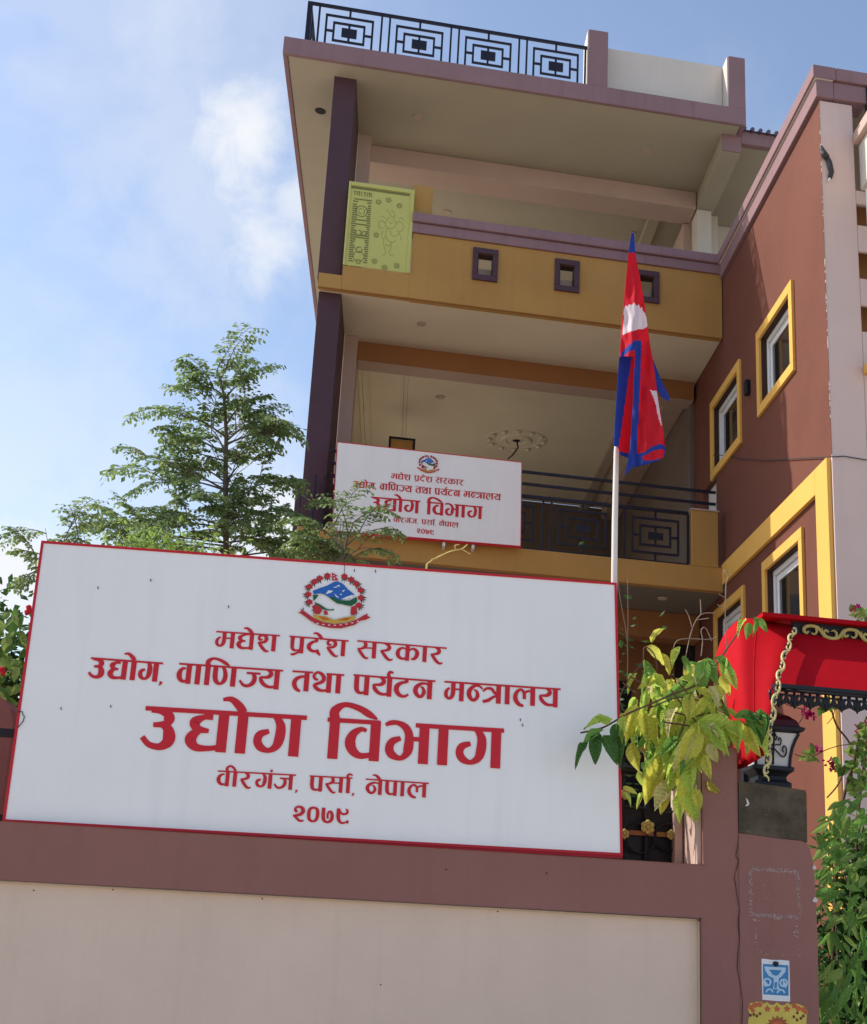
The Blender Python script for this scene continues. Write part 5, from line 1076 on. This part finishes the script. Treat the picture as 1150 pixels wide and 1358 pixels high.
def tree(trunkpx,branches,name,label,b0,seed,fr,lsz=.043,tr=.022,cone=None,nc=0):
    r_=random.Random(seed); base=atw(*trunkpx[0],b0); base=Vector((base.x,base.y,0))
    T=thing(name,base,label,'tree')
    tp=[atw(x,y,b0) for x,y in trunkpx]; tp=[base]+tp
    mb=MB(); n_=len(tp); mb.tube(tp,[tr*1.3*(1-i/(n_-1))**.8+.005 for i in range(n_)],7)
    cr=MB(); 
    for (x0,y0,x1,y1,nf,dz) in branches:
        nf=max(2,int(round(nf*.8)))
        A=atw(x0,y0,b0); Bp=atw(x1,y1,b0+dz)
        ctrl=[A,A.lerp(Bp,.5)+Vector((0,0,.04)),Bp]; P_=[Vector(q) for q in catmull([tuple(c) for c in ctrl],5)]
        mb.tube(P_,[tr*.45*(1-.75*i/(len(P_)-1)) for i in range(len(P_))],5)
        dirb=(Bp-A).normalized()
        for k_ in range(nf):
            t=(k_+.6)/nf; t=.2+.8*t; pb=P_[min(len(P_)-1,int(t*(len(P_)-1)))]
            ang=r_.uniform(0,6.28)
            d=dirb*r_.uniform(.3,1.0)+Vector((math.cos(ang),math.sin(ang)*1.0,0))*r_.uniform(.5,1.0)+Vector((0,0,r_.uniform(-.1,1.0)))
            frond(cr,pb,d,fr*r_.uniform(.55,1.15),r_,lsz*r_.uniform(.85,1.2))
    for k_ in range(nc):
        y=cone[0][0]+(cone[-1][0]-cone[0][0])*r_.random()**.75; wl,wr=interp_(cone,y,1),interp_(cone,y,2); cx_=interp_(cone,y,3)
        t_=r_.uniform(-1,1); t_=math.copysign(abs(t_)**.7,t_); x=cx_+(wr if t_>0 else wl)*t_*.72; dz=r_.uniform(-.5,.5)*(1-.5*abs(t_))*(y-430)/300
        pb=atw(x,y,b0+dz); root=atw(cx_,y+18,b0); cr.tube([root,root.lerp(pb,.5)+Vector((0,0,-.02)),pb],[.005,.0035,.002],4,mi=2,cap=False)
        d=(pb-root).normalized()*r_.uniform(.4,1)+Vector((r_.uniform(-.5,.5),r_.uniform(-.6,.6),r_.uniform(.1,1.2)))
        frond(cr,pb,d,fr*r_.uniform(.35,.75),r_,lsz*r_.uniform(.8,1.1))
    mb.build('trunk',M['bark'],T,smooth=True)
    o=cr.build('crown',[M['treeleaf'],M['treelight'],M['bark']],T); o['kind']='stuff'
    return T
tree([(302,900),(300,760),(299,640),(300,575),(297,525),(288,488)],
 [(298,528,285,488,4,.1),(298,530,320,512,3,-.1),(297,525,262,515,3,.1),(300,580,235,550,4,-.2),(300,585,345,560,5,.2),(299,565,330,530,3,-.1),(299,600,210,575,6,.1),(299,590,365,575,6,-.2),(299,600,270,560,5,.3),
  (299,650,215,640,6,-.3),(299,660,380,640,7,.2),(299,650,180,600,5,.2),(300,700,150,695,8,.1),(300,720,140,716,4,-.1),(300,690,400,680,7,-.2),(299,640,330,610,5,.4),(300,700,230,690,7,-.3),(300,700,340,690,7,.3),(300,720,200,715,6,.0),(300,720,390,722,8,.0),(300,640,250,620,6,.35),
  (300,700,280,670,6,-.3),(300,730,320,715,6,-.2),(300,730,160,725,5,.3),(300,740,440,735,7,-.1),(300,735,260,730,6,.2)],
 'feathery_tree','tall feathery tree rising behind the large sign, left of the building',TB,21,.42,cone=[(485,20,22,290),(520,50,45,297),(580,90,68,300),(640,110,85,300),(690,150,105,300),(735,175,120,300)],nc=56)
tree([(450,860),(452,750),(458,728),(462,705)],
 [(455,735,472,688,3,0),(455,735,420,700,5,.1),(458,725,500,703,3,-.1),(458,740,500,728,3,0),(455,745,410,740,7,.1),(456,730,440,695,3,.1),(456,742,470,748,5,.1),(455,742,430,725,6,.1)],
 'feathery_sapling','small feathery sapling overlapping the lower left corner of the smaller sign',-4.6,5,.34,.032,.012)
tree([(75,860),(70,800),(62,745)],[(70,760,95,695,5,0),(66,770,40,735,5,.1),(62,760,30,770,4,.1),(70,770,110,710,3,-.1),(66,770,60,700,3,0)],'feathery_seedling','sparse feathery young tree peeking over the top left corner of the large sign',-5.0,8,.30,.032,.010)
# bright bush just above the sign top, below the tree
bb=atw(215,722,-4.6); t=thing('lime_bush',Vector((bb.x,bb.y,0)),'bright lime green bush top just above the sign, under the feathery tree','bush')
tuft_part(t,'foliage',atw(215,728,-4.6),(.22,.12,.07),900,.05,'leafpale',31,.9)
mb=MB(); mb.tube([Vector((bb.x,bb.y,0)),atw(215,735,-4.6)],[.03,.015],6); mb.build('stem',M['bark'],t)
# ---- leafy bush at the left edge
GLf={k_:[leaf_mesh('leaf',M[mt],wid=w_,fold=.12,curl=.25,seed=s_) for w_,s_ in((.20,5),(.26,6))] for k_,mt in dict(g='leafgreen',d='leafdark',p='leafpale').items()}
bb=atw(10,900,-6.2); lb=thing('leafy_bush',Vector((bb.x,bb.y,0)),'glossy leafy bush at the left edge beside the large sign','bush')
def scatter_leaves(parent,region,n_,l0,l1,b0,b1,cols,lib,seed,down=(50,130)):
    r_=random.Random(seed)
    for i in range(n_):
        for _ in range(40):
            x,y=r_.uniform(region[0],region[2]),r_.uniform(region[1],region[3])
            if region[4](x,y): break
        A=R(r_.uniform(*down)); l=r_.uniform(l0,l1); b=r_.uniform(b0,b1)
        p=atw(x,y,b); q_=atw(x+math.cos(A)*l,y+math.sin(A)*l,b-r_.uniform(-.03,.06))
        n2=(-V+U*r_.uniform(-.9,.6)+Z*r_.uniform(-.2,1.0)).normalized()
        place('leaf',r_.choice(lib[r_.choice(cols)]),leaf_mx(p,q_,n2,r_.uniform(.8,1.15)),parent)
scatter_leaves(lb,(-60,795,48,965,lambda x,y:y>800+ (x*.2 if x>0 else 0)+abs(x-20)*.5),240,12,26,-6.45,-6.0,'ggppp',GLf,41,(20,160))
tuft_part(lb,'foliage',atw(-10,910,-5.9),(.22,.12,.26),1500,.08,'leafdark',42,.8)
mb=MB(); mb.tube([Vector((bb.x,bb.y,0)),atw(5,900,-6.15)],[.04,.015],6); mb.build('stem',M['bark'],lb)
mb=MB(); 
for (x,y) in((38,806),(40,810),(36,812),(4,892),(2,888)): mb.lathe(atw(x,y,-6.5),[(0,.02),(.018,.008),(.012,-.012),(0,-.02)],6)
mb.build('red_flower',M['signred'],lb)
# ---- big green shrub at the lower right
bb=atw(1125,1300,-7.0); sh=thing('green_shrub',Vector((bb.x,bb.y,0)),'dense green shrub with pointed leaves right of the wide pillar','bush')
GLs={k_:[leaf_mesh('leaf',M[mt],wid=w_,fold=.15,curl=c_,seed=s_) for w_,s_,c_ in((.13,7,.25),(.16,9,.05))] for k_,mt in dict(g='leafgreen',d='leafdark',p='leafpale',m='climbgreen').items()}
edge=lambda x,y: x> 1086-max(0,(1130-y))*.15 and y>1060+ (25 if x<1100 else 0) - (x-1100)*.2
scatter_leaves(sh,(1074,1060,1185,1215,lambda x,y: edge(x,y) and (x>1080)),145,18,32,-7.35,-6.85,'gppmmm',GLs,51,(-60,170))
scatter_leaves(sh,(1086,1200,1185,1400,lambda x,y:True),150,20,36,-7.4,-6.85,'ggpmm',GLs,52,(40,150))
tuft_part(sh,'foliage',atw(1150,1300,-6.65),(.16,.14,.30),3000,.09,'leafdark',53,.9)
tuft_part(sh,'foliage',atw(1140,1140,-6.7),(.10,.10,.10),500,.08,'leafgreen',54,.9)
mb=MB()
for p in(((1115,1500),(1112,1300),(1105,1150),(1100,1090)),((1120,1500),(1125,1300),(1128,1180),(1118,1080)),((1150,1500),(1145,1300),(1142,1130),(1150,1080)),((1105,1150),(1090,1110),(1082,1105)),((1128,1180),(1108,1130),(1096,1100))):
    vine(*p,r=.005,b=-6.8,mb_=mb)
mb.build('stem',M['bark'],sh)
# ---- bougainvillea
bb=atw(1112,1500,-6.75); bg_=thing('bougainvillea',Vector((bb.x,bb.y,0)),'thin thorny bougainvillea with magenta flowers at the right edge, below the red canopy','plant')
mb=MB(); BV=-6.75
for p,r_ in ((((1100,1500),(1105,1250),(1112,1100),(1121,1050),(1130,1020),(1135,1000)),.010),(((1134,999),(1124,981),(1109,961),(1101,933),(1098,915)),.006),(((1054,1000),(1062,1003),(1076,1004),(1097,994),(1119,988),(1140,988)),.003),(((1055,965),(1066,948),(1066,930),(1068,915)),.004),(((1140,1500),(1136,1150),(1140,1060),(1146,1020),(1150,980),(1165,930)),.010),(((1135,1000),(1140,975),(1150,950)),.006),(((1097,1058),(1112,1040),(1125,1010)),.005),(((1030,925),(1045,935),(1066,941)),.003),(((1142,930),(1150,938),(1170,950)),.003),(((1165,930),(1168,860),(1150,820),(1140,812)),.006),(((1097,960),(1105,950),(1108,935)),.0025)):
    vine(*p,r=r_,b=BV,mb_=mb)
mb.build('branch',M['vine'],bg_)
rr2=random.Random(77)
def bract(x,y,r_,n_=14):
    mb=MB()
    for i in range(n_):
        c=atw(x+rr2.gauss(0,r_*.45),y+rr2.gauss(0,r_*.4),BV+rr2.uniform(-.03,.03))
        d=Vector((rr2.uniform(-1,1),rr2.uniform(-1,1),rr2.uniform(-1,1))).normalized(); s=d.cross(Vector((rr2.uniform(-1,1),rr2.uniform(-1,1),1))).normalized(); l=.020+.006*rr2.random()
        nn=d.cross(s)*.006
        mb.add([c,c+d*l*.6+s*l*.5+nn,c+d*l*1.2,c+d*l*.6-s*l*.5+nn,c+d*l*.6-nn],[(0,1,4),(1,2,4),(2,3,4),(3,0,4)])
    mb.build('flower_cluster',M['magenta'],bg_)
for q in((1070,944,7),(1076,948,6),(1141,966,6),(1146,963,5),(1101,1011,8),(1104,1016,6),(1082,993,4),(1080,991,3),(1132,808,5),(1137,804,5),(1131,1000,2)): bract(*q)
GLb={'p':[leaf_mesh('leaf',M['leafpale'],wid=.34,fold=.12,curl=.2,seed=15)],'g':[leaf_mesh('leaf',M['leafgreen'],wid=.36,fold=.12,curl=.2,seed=16)]}
for reg,n_ in (((1080,930,1104,942,lambda x,y:True),16),((1068,994,1084,1006,lambda x,y:True),9),((1106,1012,1132,1024,lambda x,y:True),20),((1128,985,1150,1060,lambda x,y:x>1128+ (y-1000)*.1),60),((1138,955,1156,1000,lambda x,y:True),34),((1132,808,1156,826,lambda x,y:True),22),((1132,1030,1150,1075,lambda x,y:True),18)):
    scatter_leaves(bg_,reg,n_,6,12,BV-.08,BV+.05,'gp',GLb,int(reg[0]),(0,360))
print('objects',len(bpy.data.objects),'tris',sum(len(o.data.polygons) for o in bpy.data.objects if o.type=='MESH'))
